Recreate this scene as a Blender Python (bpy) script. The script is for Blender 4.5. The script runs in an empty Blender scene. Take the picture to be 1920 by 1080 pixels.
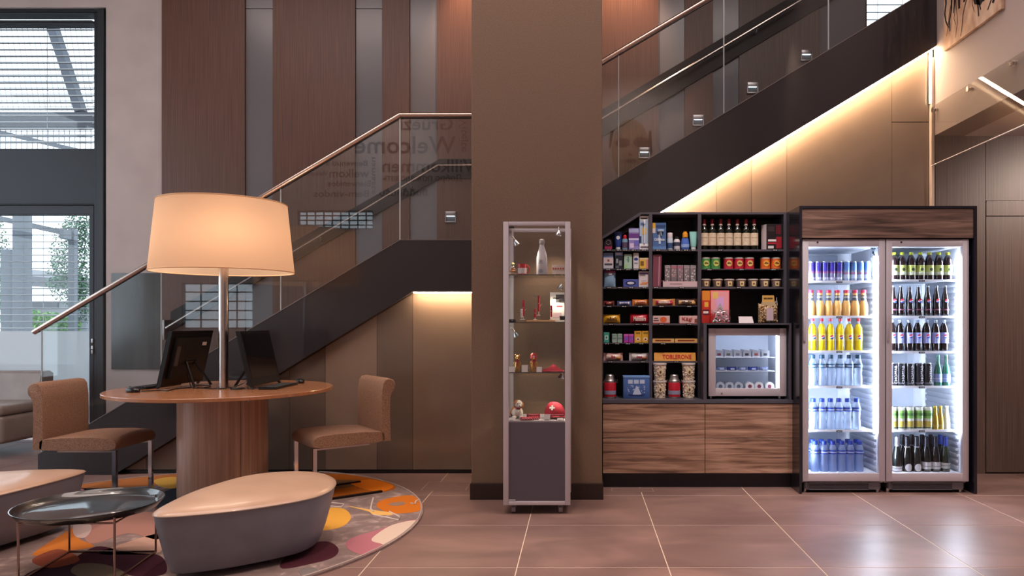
import bpy, bmesh, math, random
from mathutils import Vector, Matrix
random.seed(7)
S = bpy.context.scene
COL = S.collection
F, CX, CY, H = 1370.0, 1088.0, 603.0, 1.27      # focal length in pixels, vanishing point, eye height
def wx(px, Y): return (px-CX)*Y/F
def wz(py, Y): return H-(py-CY)*Y/F
# ------------------------------------------------------------------ camera, sky, lamps, exposure
cd = bpy.data.cameras.new('camera'); cam = bpy.data.objects.new('camera', cd); COL.objects.link(cam)
cam.location = (0, 0, H); cam.rotation_euler = (math.radians(90), 0, 0)
cd.sensor_width = 36; cd.lens = F/1920*36
cd.shift_x = -(CX-960)/1920; cd.shift_y = (CY-540)/1920
cd.clip_start = .05; cd.clip_end = 200
S.camera = cam
S.view_settings.view_transform = 'Standard'; S.view_settings.look = 'None'
S.view_settings.gamma = 1; S.view_settings.use_curve_mapping = False
S.view_settings.exposure = 0.0
w = bpy.data.worlds.new('overcast_sky'); S.world = w; w.use_nodes = True
bg = w.node_tree.nodes['Background']; bg.inputs[0].default_value = (.80, .90, 1, 1); bg.inputs[1].default_value = 3.2
try:
    S.cycles.max_bounces = 9; S.cycles.transparent_max_bounces = 24; S.cycles.diffuse_bounces = 4
    S.cycles.glossy_bounces = 5; S.cycles.transmission_bounces = 6
    S.cycles.sample_clamp_indirect = 6; S.cycles.caustics_reflective = False; S.cycles.caustics_refractive = False
    S.cycles.use_denoising = True
except Exception: pass
WARM = (1, .70, .44); YRW = -2.0
def spot(x, y, z, tx, ty, tz, watt, ang=80, col=WARM, blend=.8, r=.06):
    l = bpy.data.lights.new('unseen_spot', 'SPOT'); l.energy = watt; l.color = col
    l.spot_size = math.radians(ang); l.spot_blend = blend; l.shadow_soft_size = r
    o = bpy.data.objects.new('unseen_spot', l); COL.objects.link(o); o.location = (x, y, z)
    o.rotation_euler = (Vector((tx, ty, tz))-Vector((x, y, z))).to_track_quat('-Z', 'Y').to_euler(); return o
def area(x, y, z, sx, sy, watt, col=WARM, rot=(0, 0, 0)):
    l = bpy.data.lights.new('soft_fill_area', 'AREA'); l.shape = 'RECTANGLE'; l.size = sx; l.size_y = sy; l.energy = watt; l.color = col
    o = bpy.data.objects.new('soft_fill_area', l); COL.objects.link(o); o.location = (x, y, z); o.rotation_euler = rot; return o
# down lights washing the stair wall either side of the pillar
spot(-1.12, 7.32, 5.5, -1.06, 7.7, 3.9, 260, 60, (1, .56, .33))
spot(.50, 7.32, 5.5, .44, 7.7, 3.9, 260, 60, (1, .56, .33))
# unseen ceiling spots over the lobby, then added brightening lights
for (x, y, t) in ((-.5, 3.0, 330), (1.4, 2.9, 370), (2.6, 2.6, 290), (-2.4, 2.7, 170), (-4.2, 4.4, 220), (.4, 1.0, 160)):
    spot(x, y-.7, 5.6, x, y-.35, 0, t, 70, (1, .79, .68), r=.12)
spot(1.25, 3.3, 5.6, 1.0, 5.7, 1.2, 560, 30, (1, .88, .82), r=.08)  # added spot, brightens the goods on the shelf unit
spot(2.2, 2.6, 5.6, 2.25, 5.4, .9, 330, 34, (1, .90, .88), r=.08)  # added spot, brightens the fridge fronts
spot(-4.0, -.5, 5.7, -4.2, YRW, 4.2, 300, 120, (1, .84, .76)); spot(.8, -.5, 5.7, 1.2, YRW, 4.2, 300, 120, (1, .84, .76))  # added pair, lifts the rear wall so the stair glass mirrors its lettering
spot(4.6, 4.6, 2.78, 4.6, 6.1, 1.0, 190, 140, (1, .80, .68))  # added spot, brightens the right passage and its low ceiling
area(-1.0, 4.3, 5.8, 8.0, 1.2, 190, (1, .80, .74))  # added soft fill, placed so its mirror image stays out of view
area(-1.0, 2.7, 5.8, 8.0, .8, 70, (1, .82, .77))  # second added soft fill, weaker, nearer the camera

# ------------------------------------------------------------------ materials
def lin(c):
    if isinstance(c, str):
        c = [int(c[i:i+2], 16)/255 for i in (0, 2, 4)]
        c = [v/12.92 if v <= .04045 else ((v+.055)/1.055)**2.4 for v in c]
    return (c[0], c[1], c[2], 1)
MC = {}
def mat(c, rough=.5, metal=0, emit=0, coat=0, spec=.5):
    k = (str(c), rough, metal, emit, coat, spec)
    if k in MC: return MC[k]
    m = bpy.data.materials.new('mat'); m.use_nodes = True
    b = m.node_tree.nodes['Principled BSDF']; b.inputs['Base Color'].default_value = lin(c)
    b.inputs['Roughness'].default_value = rough; b.inputs['Metallic'].default_value = metal
    b.inputs['Specular IOR Level'].default_value = spec
    if coat: b.inputs['Coat Weight'].default_value = coat; b.inputs['Coat Roughness'].default_value = .05
    if emit: b.inputs['Emission Color'].default_value = lin(c); b.inputs['Emission Strength'].default_value = emit
    m.diffuse_color = lin(c); MC[k] = m; return m
def nt(name):
    m = bpy.data.materials.new(name); m.use_nodes = True; t = m.node_tree
    return m, t, t.nodes['Principled BSDF'], t.nodes['Material Output']
def grain(name, c1, c2, scale, rough=.45, detail=6, dist=0, c3=None, bump=.15, coat=0, world=False, spec=.5, pos=(.3, .55, .7)):
    m, t, b, o = nt(name); N = t.nodes; L = t.links
    tc = N.new('ShaderNodeNewGeometry' if world else 'ShaderNodeTexCoord'); mp = N.new('ShaderNodeMapping'); mp.inputs['Scale'].default_value = scale
    nz = N.new('ShaderNodeTexNoise'); nz.inputs['Scale'].default_value = 1; nz.inputs['Detail'].default_value = detail; nz.inputs['Distortion'].default_value = dist
    L.new(tc.outputs['Position' if world else 'Object'], mp.inputs[0]); L.new(mp.outputs[0], nz.inputs[0])
    r = N.new('ShaderNodeValToRGB'); r.color_ramp.elements[0].position = pos[0]; r.color_ramp.elements[0].color = lin(c1)
    r.color_ramp.elements[1].position = pos[2]; r.color_ramp.elements[1].color = lin(c2)
    if c3: e = r.color_ramp.elements.new(pos[1]); e.color = lin(c3)
    L.new(nz.outputs['Fac'], r.inputs[0]); L.new(r.outputs[0], b.inputs['Base Color'])
    b.inputs['Roughness'].default_value = rough; b.inputs['Specular IOR Level'].default_value = spec
    if coat: b.inputs['Coat Weight'].default_value = coat; b.inputs['Coat Roughness'].default_value = .06
    if bump:
        bp = N.new('ShaderNodeBump'); bp.inputs['Strength'].default_value = bump; bp.inputs['Distance'].default_value = .003
        L.new(nz.outputs['Fac'], bp.inputs['Height']); L.new(bp.outputs[0], b.inputs['Normal'])
    return m
def glassm(name, tint, f0=.045, rough=0, body=0, bodycol=(1, 1, 1)):
    """thin glass: transparent tinted sheet with a Fresnel sheen, plus optional milky body"""
    m, t, b, o = nt(name); N = t.nodes; L = t.links; N.remove(b)
    tr = N.new('ShaderNodeBsdfTransparent'); tr.inputs[0].default_value = (*tint, 1)
    gl = N.new('ShaderNodeBsdfGlossy'); gl.inputs['Roughness'].default_value = rough
    lw = N.new('ShaderNodeLayerWeight'); lw.inputs['Blend'].default_value = .5
    pw = N.new('ShaderNodeMath'); pw.operation = 'POWER'; pw.inputs[1].default_value = 5; L.new(lw.outputs['Facing'], pw.inputs[0])
    ma = N.new('ShaderNodeMath'); ma.operation = 'MULTIPLY_ADD'; ma.inputs[1].default_value = 1-f0; ma.inputs[2].default_value = f0; L.new(pw.outputs[0], ma.inputs[0])
    mx = N.new('ShaderNodeMixShader'); L.new(ma.outputs[0], mx.inputs[0]); L.new(mx.outputs[0], o.inputs[0]); L.new(gl.outputs[0], mx.inputs[2])
    if body:
        df = N.new('ShaderNodeBsdfDiffuse'); df.inputs[0].default_value = (*bodycol, 1)
        tl = N.new('ShaderNodeBsdfTranslucent'); tl.inputs[0].default_value = (*bodycol, 1)
        m1 = N.new('ShaderNodeMixShader'); m1.inputs[0].default_value = .5; L.new(df.outputs[0], m1.inputs[1]); L.new(tl.outputs[0], m1.inputs[2])
        m2 = N.new('ShaderNodeMixShader'); m2.inputs[0].default_value = body; L.new(tr.outputs[0], m2.inputs[1]); L.new(m1.outputs[0], m2.inputs[2])
        L.new(m2.outputs[0], mx.inputs[1])
    else: L.new(tr.outputs[0], mx.inputs[1])
    return m
GLASS = glassm('balustrade_glass', (.90, .93, .94), .045)
CLEAR = glassm('clear_glass', (.97, .98, .98), .03)
FROST = glassm('frosted_glass', (.5, .52, .53), .03, body=.72, bodycol=(.93, .95, .97))
ORN = ['first', 'second', 'third', 'fourth', 'fifth', 'sixth', 'seventh', 'eighth', 'ninth', 'tenth']
def ordl(i, n):
    if i == 0: return 'leftmost'
    if i == n-1: return 'rightmost'
    return ORN[i]+' from left'

# ------------------------------------------------------------------ mesh builder
class MB:
    def __init__(s): s.v = []; s.f = []; s.m = []; s.mi = 0
    def add(s, vs, fs, mi=None):
        k = len(s.v); s.v += [tuple(p) for p in vs]
        for f in fs: s.f.append([i+k for i in f]); s.m.append(s.mi if mi is None else mi)
        return s
    def box(s, x0, x1, y0, y1, z0, z1, mi=None, bev=0, seg=2):
        if bev:
            bm = bmesh.new(); bmesh.ops.create_cube(bm, size=1)
            for v in bm.verts: v.co = Vector(((x0+x1)/2+v.co.x*(x1-x0), (y0+y1)/2+v.co.y*(y1-y0), (z0+z1)/2+v.co.z*(z1-z0)))
            bmesh.ops.bevel(bm, geom=bm.edges[:], offset=bev, segments=seg, affect='EDGES', profile=.5)
            bm.verts.index_update()
            s.add([v.co for v in bm.verts], [[v.index for v in f.verts] for f in bm.faces], mi); bm.free(); return s
        return s.add([(x0, y0, z0), (x1, y0, z0), (x1, y1, z0), (x0, y1, z0), (x0, y0, z1), (x1, y0, z1), (x1, y1, z1), (x0, y1, z1)],
              [(0, 3, 2, 1), (4, 5, 6, 7), (0, 1, 5, 4), (1, 2, 6, 5), (2, 3, 7, 6), (3, 0, 4, 7)], mi)
    def lathe(s, prof, seg=20, cx=0, cy=0, z=0, mi=None, cap=True, sx=1, sy=1):
        vs = []; fs = []
        for (r, h) in prof:
            for i in range(seg):
                a = 2*math.pi*i/seg; vs.append((cx+r*math.cos(a)*sx, cy+r*math.sin(a)*sy, z+h))
        for j in range(len(prof)-1):
            for i in range(seg):
                k = (i+1) % seg; fs.append((j*seg+i, j*seg+k, (j+1)*seg+k, (j+1)*seg+i))
        if cap:
            fs.append(list(range(seg))[::-1]); fs.append([(len(prof)-1)*seg+i for i in range(seg)])
        return s.add(vs, fs, mi)
    def prism(s, pts, a0, a1, axis='y', mi=None):
        """pts: polygon (u,v), extruded; axis y -> (u,a,v); x -> (a,u,v); z -> (u,v,a)"""
        f = {'y': lambda u, v, a: (u, a, v), 'x': lambda u, v, a: (a, u, v), 'z': lambda u, v, a: (u, v, a)}[axis]
        n = len(pts)
        vs = [f(u, v, a0) for u, v in pts]+[f(u, v, a1) for u, v in pts]
        fs = [list(range(n))[::-1], list(range(n, 2*n))]+[(i, (i+1) % n, n+(i+1) % n, n+i) for i in range(n)]
        return s.add(vs, fs, mi)
    def tube(s, pts, r, seg=10, mi=None, closed=False, flat=None):
        P = [Vector(p) for p in pts]; n = len(P); vs = []; fs = []
        for i, p in enumerate(P):
            a = P[(i-1) % n] if (i or closed) else p; b = P[(i+1) % n] if (i < n-1 or closed) else p
            d = (b-a).normalized(); up = Vector((0, 0, 1)) if abs(d.z) < .95 else Vector((0, 1, 0))
            sd = d.cross(up).normalized(); u2 = sd.cross(d).normalized()
            for k in range(seg):
                t = 2*math.pi*(k+.5)/seg
                if flat: vs.append(p+sd*math.cos(t)*flat[0]*1.4142+u2*math.sin(t)*flat[1]*1.4142)
                else: vs.append(p+sd*math.cos(t)*r+u2*math.sin(t)*r)
        m = n if closed else n-1
        for i in range(m):
            for k in range(seg):
                l = (k+1) % seg; j = (i+1) % n; fs.append((i*seg+k, i*seg+l, j*seg+l, j*seg+k))
        if not closed: fs.append(list(range(seg))); fs.append([(n-1)*seg+k for k in range(seg)][::-1])
        return s.add(vs, fs, mi)
    def ball(s, cx, cy, cz, rx, ry=None, rz=None, seg=14, rings=8, mi=None):
        ry = ry or rx; rz = rz or rx
        vs = [(cx, cy, cz-rz)]; fs = []
        for j in range(1, rings):
            t = -math.pi/2+math.pi*j/rings
            for i in range(seg):
                a = 2*math.pi*i/seg; vs.append((cx+rx*math.cos(t)*math.cos(a), cy+ry*math.cos(t)*math.sin(a), cz+rz*math.sin(t)))
        vs.append((cx, cy, cz+rz)); L = len(vs)-1
        for i in range(seg):
            k = (i+1) % seg; fs.append((0, 1+k, 1+i)); fs.append((L, 1+(rings-2)*seg+i, 1+(rings-2)*seg+k))
            for j in range(rings-2): fs.append((1+j*seg+i, 1+j*seg+k, 1+(j+1)*seg+k, 1+(j+1)*seg+i))
        return s.add(vs, fs, mi)
    def pillow(s, x0, x1, y0, y1, z0, z1, nx=10, nz=5, crimp=.12, mi=None, jag=0):
        """a sealed foil bag: flat crimped ends left and right, fat in the middle"""
        cy = (y0+y1)/2; vs = []; fs = []
        for side in (-1, 1):
            for i in range(nx+1):
                u = i/nx; e = min(u, 1-u)/crimp; fx = 0 if e < 1 else math.sin(math.pi*(u-crimp)/(1-2*crimp))**.45 if 0 < (u-crimp)/(1-2*crimp) < 1 else 0
                for k in range(nz+1):
                    v = k/nz; fz = math.sin(math.pi*v)**.6 if 0 < k < nz else 0
                    y = cy+side*((y1-y0)/2*fx*fz+.0006)
                    zz = z0+(z1-z0)*v + (0 if e < 1 else (.5-v)*0.06*(z1-z0))
                    vs.append((x0+(x1-x0)*u+(random.uniform(-jag, jag) if e < 1 else 0), y, zz))
        st = (nx+1)*(nz+1)
        for i in range(nx):
            for k in range(nz):
                a = i*(nz+1)+k; b = a+nz+1
                fs.append((a, b, b+1, a+1)); fs.append((st+a, st+a+1, st+b+1, st+b))
        for i in range(nx):
            a = i*(nz+1); b = a+nz+1; fs.append((a, st+a, st+b, b)); fs.append((a+nz, b+nz, st+b+nz, st+a+nz))
        for k in range(nz):
            fs.append((k, k+1, st+k+1, st+k)); a = nx*(nz+1)+k; fs.append((a, st+a, st+a+1, a+1))
        return s.add(vs, fs, mi)
    def mesh(s, name, mats, smooth=True, ang=35):
        me = bpy.data.meshes.new(name); me.from_pydata(s.v, [], s.f)
        if not isinstance(mats, (list, tuple)): mats = [mats]
        for m in mats: me.materials.append(m)
        if len(mats) > 1: me.polygons.foreach_set('material_index', s.m)
        bm = bmesh.new(); bm.from_mesh(me); bmesh.ops.recalc_face_normals(bm, faces=bm.faces); bm.to_mesh(me); bm.free()
        if smooth:
            me.polygons.foreach_set('use_smooth', [True]*len(me.polygons)); me.set_sharp_from_angle(angle=math.radians(ang))
        me.update(); return me
def link(name, me, parent=None, loc=(0, 0, 0), rot=(0, 0, 0)):
    o = bpy.data.objects.new(name, me); COL.objects.link(o); o.location = loc; o.rotation_euler = rot
    if parent: o.parent = parent
    return o
def props(o, label=None, cat=None, group=None, kind=None):
    for k, v in (('label', label), ('category', cat), ('group', group), ('kind', kind)):
        if v: o[k] = v
    return o
def thing(name, label, cat, loc=(0, 0, 0), rz=0, group=None):
    return props(link(name, None, None, loc, (0, 0, rz)), label, cat, group)
def part(name, mb, mats, parent, label=None, loc=(0, 0, 0), rot=(0, 0, 0), smooth=True, ang=35):
    o = link(name, mb.mesh(name, mats, smooth, ang) if isinstance(mb, MB) else mb, parent, loc, rot)
    if label: o['label'] = label
    return o
def solo(name, mb, mats, label, cat, loc=(0, 0, 0), rz=0, group=None, smooth=True):
    return props(link(name, mb.mesh(name, mats, smooth), None, loc, (0, 0, rz)), label, cat, group)
def struct(name, mb, mats, parent=None, smooth=False, loc=(0, 0, 0)):
    o = link(name, mb.mesh(name, mats, smooth), parent, loc)
    if not parent: o['kind'] = 'structure'
    return o
def dup(root, loc, label=None, rz=None, group=None):
    def cp(o, par):
        c = o.copy(); COL.objects.link(c); c.parent = par
        for ch in o.children: cp(ch, c)
        return c
    r = cp(root, None); r.location = loc
    if rz is not None: r.rotation_euler.z = rz
    if label: r['label'] = label
    if group: r['group'] = group
    return r
TX = {}
def textmesh(s, size, mt, width=None, depth=.0004, bold=0, serif=False):
    """lettering standing in the XZ plane, facing -Y, centred"""
    k = (s, round(size, 4), mt.name, width, bold)
    if k in TX: return TX[k]
    c = bpy.data.curves.new('lettering', 'FONT'); c.body = s; c.size = size; c.align_x = 'CENTER'; c.align_y = 'CENTER'; c.extrude = depth; c.resolution_u = 2; c.offset = bold*size
    o = bpy.data.objects.new('lettering', c); COL.objects.link(o)
    me = bpy.data.meshes.new_from_object(o); bpy.data.objects.remove(o)
    xs = [v.co.x for v in me.vertices] or [0, 1]; ys = [v.co.y for v in me.vertices] or [0, 1]
    mx = (max(xs)+min(xs))/2; my = (max(ys)+min(ys))/2; sc = width/(max(xs)-min(xs)) if width else 1
    for v in me.vertices: x, y, z = v.co; v.co = ((x-mx)*sc, -z, y-my)
    me.materials.clear(); me.materials.append(mt); TX[k] = me; return me
def text(s, size, mt, parent, x, y, z, width=None, rot=(0, 0, 0), bold=0, name='lettering', depth=.0004):
    return link(name, textmesh(s, size, mt, width, depth, bold), parent, (x, y, z), rot)
def crom(pts, n=8):
    out = []; N = len(pts)
    for i in range(N):
        p = [Vector((*pts[(i+k-1) % N], 0)) for k in range(4)]
        for j in range(n):
            t = j/n
            q = .5*((2*p[1])+(p[2]-p[0])*t+(2*p[0]-5*p[1]+4*p[2]-p[3])*t*t+(3*p[1]-p[0]-3*p[2]+p[3])*t**3)
            out.append((q.x, q.y))
    return out

# ================================================================== THE SETTING
YB, YP, YS = 7.70, 6.126, 6.05      # stair back wall, panel wall under the stairs, front face of the stringer
TILE, TX0, TY0 = .782, .455, 5.337
M_tile = grain('floor_tile', '6e5450', '98776e', (1.6, 3.2, 1), .38, 6, .6, '80655e', .04, world=True, pos=(.25, .5, .75))
M_grout = mat('d9c3ae', .8)
M_white = grain('white_plaster', 'b6a6a2', 'c2b2ad', (3, 3, 3), .7, 2, 0, None, 0)
M_rear = grain('rear_plaster', 'b3a7a3', 'bdb0aa', (3, 3, 3), .8, 2, 0, None, 0)
M_veneer = grain('dark_veneer', '4a2f26', '73503f', (150, 150, 1.6), .42, 5, .2, '5f4033', .2, pos=(.2, .5, .8))
M_veneer2 = grain('grey_brown_veneer', '4a3c38', '776259', (140, 140, 1.5), .42, 5, .2, '5e4d46', .2, pos=(.2, .5, .8))
M_greyglass = grain('grey_back_painted_glass', '6b686b', '757174', (.6, .6, .6), .22, 2, 0, None, 0)
M_lac = [grain('taupe_lacquer', a, b_, (2, 2, 2), .14, 3, 0, None, 0, spec=.6) for a, b_ in (('857163', '8d796a'), ('695a50', '716258'), ('7d6a5c', '867364'))]
M_str = mat('201b1f', .3, spec=.5, coat=.5)
M_dark = mat('101014', .6)
M_frame = mat('2a2b30', .45, .3)
M_steel = mat('c9beb8', .22, 1)
M_brush = mat('b8b4b6', .35, 1)
M_pillar = grain('pillar_wallcovering', '6a5444', '826a58', (160, 160, 160), .75, 3, 0, '765f4e', .35)
M_base = mat('2b1c17', .4)
LED = mat((1, .72, .46), .5, emit=105)

# floor with one object per tile
mb = MB().box(-8.2, 6.2, -2.2, 8.0, -.1, -.0015)
floor = struct('floor', mb, M_grout)
g = .0026
tm = MB().box(g, TILE-g, g, TILE-g, -.02, 0, bev=.0012, seg=1).mesh('tile', M_tile, False)
xs = [TX0+TILE*k for k in range(-11, 8)]; ys = [TY0-TILE*k for k in range(-3, 10)]
for y in ys:
    for x in xs:
        if -8.1 < x < 6.0 and -2.2 < y < 7.7: link('tile', tm, floor, (x, y, 0))
# stair back wall: full backing, openings for the left glazing and the upstairs window, veneer and glass panels in front
mb = MB()
WL, WR = wx(200, 7.75), -8.0
HC = 6.0
mb.box(-5.03, 3.02, 7.75, 8.0, 0, HC); mb.box(-8.0, -5.03, 7.75, 8.0, wz(14, 7.75), HC)
mb.box(3.02, 3.75, 7.75, 8.0, 0, 3.95); mb.box(3.02, 3.75, 7.75, 8.0, 5.4, HC); mb.box(3.75, 6.0, 7.75, 8.0, 0, HC)
wb = struct('wall_back', mb, M_white)
for a, b_, m in ((303, 459, 0), (459, 511, 1), (511, 666, 0), (666, 716, 1), (716, 768, 0), (768, 819, 1), (819, 935, 0), (935, 985, 1), (985, 1235, 0), (1235, 1284, 1), (1284, 1337, 0), (1337, 1386, 1), (1386, 1538, 0), (1538, 1624, 1)):
    x0, x1 = wx(a, YB), wx(b_, YB)
    if m: # painted glass, split by a joint
        z = wz(15, YB) if a < 700 else wz(-60, YB)
        y0 = YB+.02
        struct('glass_panel', MB().box(x0+.001, x1-.001, y0, 7.75, 0, z-.004), M_greyglass, wb)
        struct('glass_panel', MB().box(x0+.001, x1-.001, y0, 7.75, z+.004, HC), M_greyglass, wb)
    else: struct('veneer_panel', MB().box(x0+.001, x1-.001, YB, 7.75, 0, HC), M_veneer if a < 1300 else M_veneer2, wb)
# grey glass board on the white wall beside the garden door
gb = thing('glass_board', 'plain grey glass board on the white wall between garden door and stair wood panel', 'board', (wx(256, 7.74), 7.75, wz(692, 7.74)))
w2 = (wx(303, 7.74)-wx(210, 7.74))/2; hh = wz(512, 7.74)-wz(692, 7.74)
part('board', MB().box(-w2, w2, -.02, -.005, 0, hh, bev=.003), grain('board_glass', '55595a', '626667', (14, 14, 1.2), .25, 3, 0, None, 0), gb)
part('rail', MB().box(-w2+.05, w2-.05, -.005, 0, .05, .09), M_brush, gb)
part('rail', MB().box(-w2+.05, w2-.05, -.005, 0, hh-.09, hh-.05), M_brush, gb)

# glazing left: one structure window with door below
YW = 7.86
wf = struct('window_1', MB().box(-8, wx(200, 7.75), 7.78, 7.98, wz(28, YW), wz(15, YW)), M_frame)
def bar(a, b_, c, d, y0=7.80, y1=7.93, name='window_frame', m=None, bev=.006): # px extents
    return struct(name, MB().box(wx(a, 7.8), wx(b_, 7.8), y0, y1, wz(d, 7.8), wz(c, 7.8), bev=bev), m or M_frame, wf)
bar(176, 192, 18, 900); bar(189, 201, 20, 900, 7.74, 7.9, m=mat('23262b', .5))
bar(-330, 176, 18, 26); bar(-330, 176, 39, 45)
bar(-330, 176, 277, 385, 7.84, 7.92, 'spandrel_panel'); bar(-330, 176, 381, 384, 7.82, 7.86, m=mat('1c1e22', .5)); bar(-330, 176, 385, 402)
bar(167, 176, 400, 900)
bar(-120, -105, 26, 900)
hd = thing('door_handle', 'pair of brushed steel handle plates on the dark garden door stile', 'door handle', (wx(171.5, 7.78), 7.80, wz(664, 7.78)))
part('lower_plate', MB().box(-.012, .012, -.012, 0, 0, .09, bev=.005), M_brush, hd)
part('upper_plate', MB().box(-.012, .012, -.012, 0, .115, .165, bev=.005), M_brush, hd)
part('lever', MB().tube([(0, -.012, .05), (0, -.05, .05)], .007, 8).tube([(0, -.05, .055), (0, -.05, -.02)], .007, 8), M_brush, hd)
struct('pane', MB().box(-8, wx(176, 7.8), 7.86, 7.872, wz(277, 7.8), wz(26, 7.8)), CLEAR, wf)
struct('pane', MB().box(-8, wx(167, 7.8), 7.86, 7.872, wz(621, 7.8), wz(402, 7.8)), CLEAR, wf)
struct('frosted_pane', MB().box(-8, wx(167, 7.8), 7.86, 7.872, 0.02, wz(621, 7.8)), FROST, wf)
# venetian blinds outside the panes
M_slat = mat('7a8088', .5, .1)
def blind(name, label, x0, x1, zt, zb, Y, pitch, depth, th=.004, tilt=.25):
    zt += .03
    b = thing(name, label, 'blind', ((x0+x1)/2, Y, zb)); w = (x1-x0)/2
    part('head_rail', MB().box(-w, w, -.03, .03, zt-zb-.03, zt-zb, bev=.004), M_slat, b)
    c, s = math.cos(tilt)*depth/2, math.sin(tilt)*depth/2
    me = MB().add([(-w, -c, -s), (w, -c, -s), (w, c, s), (-w, c, s), (-w, -c, -s+th), (w, -c, -s+th), (w, c, s+th), (-w, c, s+th)],
        [(0, 3, 2, 1), (4, 5, 6, 7), (0, 1, 5, 4), (1, 2, 6, 5), (2, 3, 7, 6), (3, 0, 4, 7)]).mesh('slat', M_slat, False)
    z = zt-zb-.03-pitch
    while z > 0: link('slat', me, b, (0, 0, z)); z -= pitch
    for u in ([-.8, -.3, .62] if w > .8 else [-.3, .45]): part('ladder_cord', MB().tube([(u*w, -.02, 0), (u*w, -.02, zt-zb)], .003, 6), mat('c8ccd0', .6), b)
blind('venetian_blind', 'grey venetian blind outside the upper left window', -8, wx(175, 8.05), wz(44, 8.05), wz(279, 8.05), 8.06, 12.4*8.05/F, .06, .012, .5)
blind('venetian_blind', 'white venetian blind outside the glass garden door', -8, wx(166, 8.05), wz(404, 8.05), wz(690, 8.05), 8.06, 12.5*8.05/F, .05, .009, .12)
# upstairs window
w2s = struct('window_2', MB().box(3.02, 3.06, 7.8, 7.9, 3.95, 5.4).box(3.71, 3.75, 7.8, 7.9, 3.95, 5.4).box(3.06, 3.71, 7.8, 7.9, 3.95, 4.0).box(3.06, 3.71, 7.8, 7.9, 5.35, 5.4), M_frame)
struct('pane', MB().box(3.06, 3.71, 7.84, 7.85, 4.0, 5.35), CLEAR, w2s)
blind('venetian_blind', 'white venetian blind outside the small upstairs window', 3.03, 3.75, 5.35, 4.0, 8.08, .083, .06, .008, .5)

# other walls, ceiling
wl = struct('wall_left', MB().box(-8.2, -8.0, -2.2, .6, 0, HC).box(-8.2, -8.0, 7.0, 8.0, 0, HC).box(-8.2, -8.0, .6, 7.0, 0, .35).box(-8.2, -8.0, .6, 7.0, 4.6, HC), M_white)
w3 = struct('window_3', MB().box(-8.18, -8.1, .6, .7, .35, 4.6).box(-8.18, -8.1, 6.9, 7.0, .35, 4.6).box(-8.18, -8.1, 3.75, 3.85, .35, 4.6).box(-8.18, -8.1, .6, 7, .35, .43).box(-8.18, -8.1, .6, 7, 4.52, 4.6).box(-8.18, -8.1, .6, 7, 2.5, 2.58), M_frame)
struct('pane', MB().box(-8.15, -8.14, .6, 7.0, .35, 4.6), CLEAR, w3)
struct('wall_right', MB().box(6.0, 6.2, -2.2, 8.0, 0, HC), M_white)
# rear wall behind the camera, with a daylight window and the printed greeting that the stair glass mirrors
YR = -2.0
def rx(px): return (px-CX)*(12.136-YR)/F
def rz(py): return H-(py-CY)*(12.136-YR)/F
wz0, wz1 = rz(617), rz(530)
X0, X1 = rx(338), rx(474)
ub0, ub1, ux0, ux1 = rz(430), rz(394), rx(556), rx(700)
mb = MB()
mb.box(-8.2, X0, YR-.2, YR, 0, HC); mb.box(ux1, 6.2, YR-.2, YR, 0, HC); mb.box(X0, ux1, YR-.2, YR, 0, wz0); mb.box(X0, X1, YR-.2, YR, wz1, HC)
mb.box(X1, ux1, YR-.2, YR, wz0, ub0); mb.box(X1, ux0, YR-.2, YR, ub0, HC); mb.box(ux0, ux1, YR-.2, YR, ub1, HC)
wr = struct('wall_rear', mb, M_rear)
for nm, a, b_, c, d in (('window_4', X0, X1, wz0, wz1), ('window_5', ux0, ux1, ub0, ub1)):
    f = MB().box(a, b_, YR-.12, YR-.05, c, c+.03).box(a, b_, YR-.12, YR-.05, d-.03, d).box(a, a+.03, YR-.12, YR-.05, c, d).box(b_-.03, b_, YR-.12, YR-.05, c, d)
    n = 4 if nm == 'window_4' else 9
    for k in range(1, n): u = a+(b_-a)*k/n; f.box(u-.012, u+.012, YR-.11, YR-.09, c, d)
    n = 5 if nm == 'window_4' else 4
    for k in range(1, n): u = c+(d-c)*k/n; f.box(a, b_, YR-.11, YR-.09, u-.012, u+.012)
    s_ = struct(nm, f, M_frame)
    struct('pane', MB().box(a, b_, YR-.08, YR-.07, c, d), CLEAR, s_)
GR = mat('1c1410', .9)
sg = thing('greeting_lettering', 'large wall print of the word welcome in many languages facing the stairs', 'lettering', (0, YR+.004, 3.6))
for s_, px, py, ph, wdt, rot in (('Welcome', 760, 272, 46, 190, 0), ('Gr\u00fcezi', 800, 232, 34, 100, 0), ('Willkommen', 812, 311, 34, 190, 0), ('\u0414\u043e\u0431\u0440\u043e \u043f\u043e\u0436\u0430\u043b\u043e\u0432\u0430\u0442\u044c', 792, 335, 17, 150, 0),
        ('welkom', 655, 325, 22, 75, 0), ('Benvenuti a', 650, 306, 14, 78, 0), ('Bienvenidos', 655, 344, 15, 80, 0), ('Bem-vindos', 640, 363, 18, 104, 0), ('\u0e22\u0e34\u0e19\u0e14\u0e35\u0e15\u0e49\u0e2d\u0e19\u0e23\u0e31\u0e1a', 757, 360, 17, 90, 0),
        ('Vitejte', 870, 254, 20, 62, 1), ('namaste', 700, 330, 14, 70, 1), ('Velkomin', 590, 325, 13, 50, 0)):
    k = (12.136-YR)/F; me = textmesh(s_, ph*k*1.0, GR, wdt*k, .002, .012)
    o = link('lettering', me, sg, (rx(px), 0, rz(py)-3.6), (0, math.pi/2 if rot else 0, math.pi))
fc = thing('face_print', 'large brown printed face with shaded eyes on the wall facing the stairs', 'wall print', (rx(1183), YR+.003, rz(285)))
k = (12.136-YR)/F
skin = mat('a08468', .8); brn = mat('5a3d28', .8)
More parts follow.
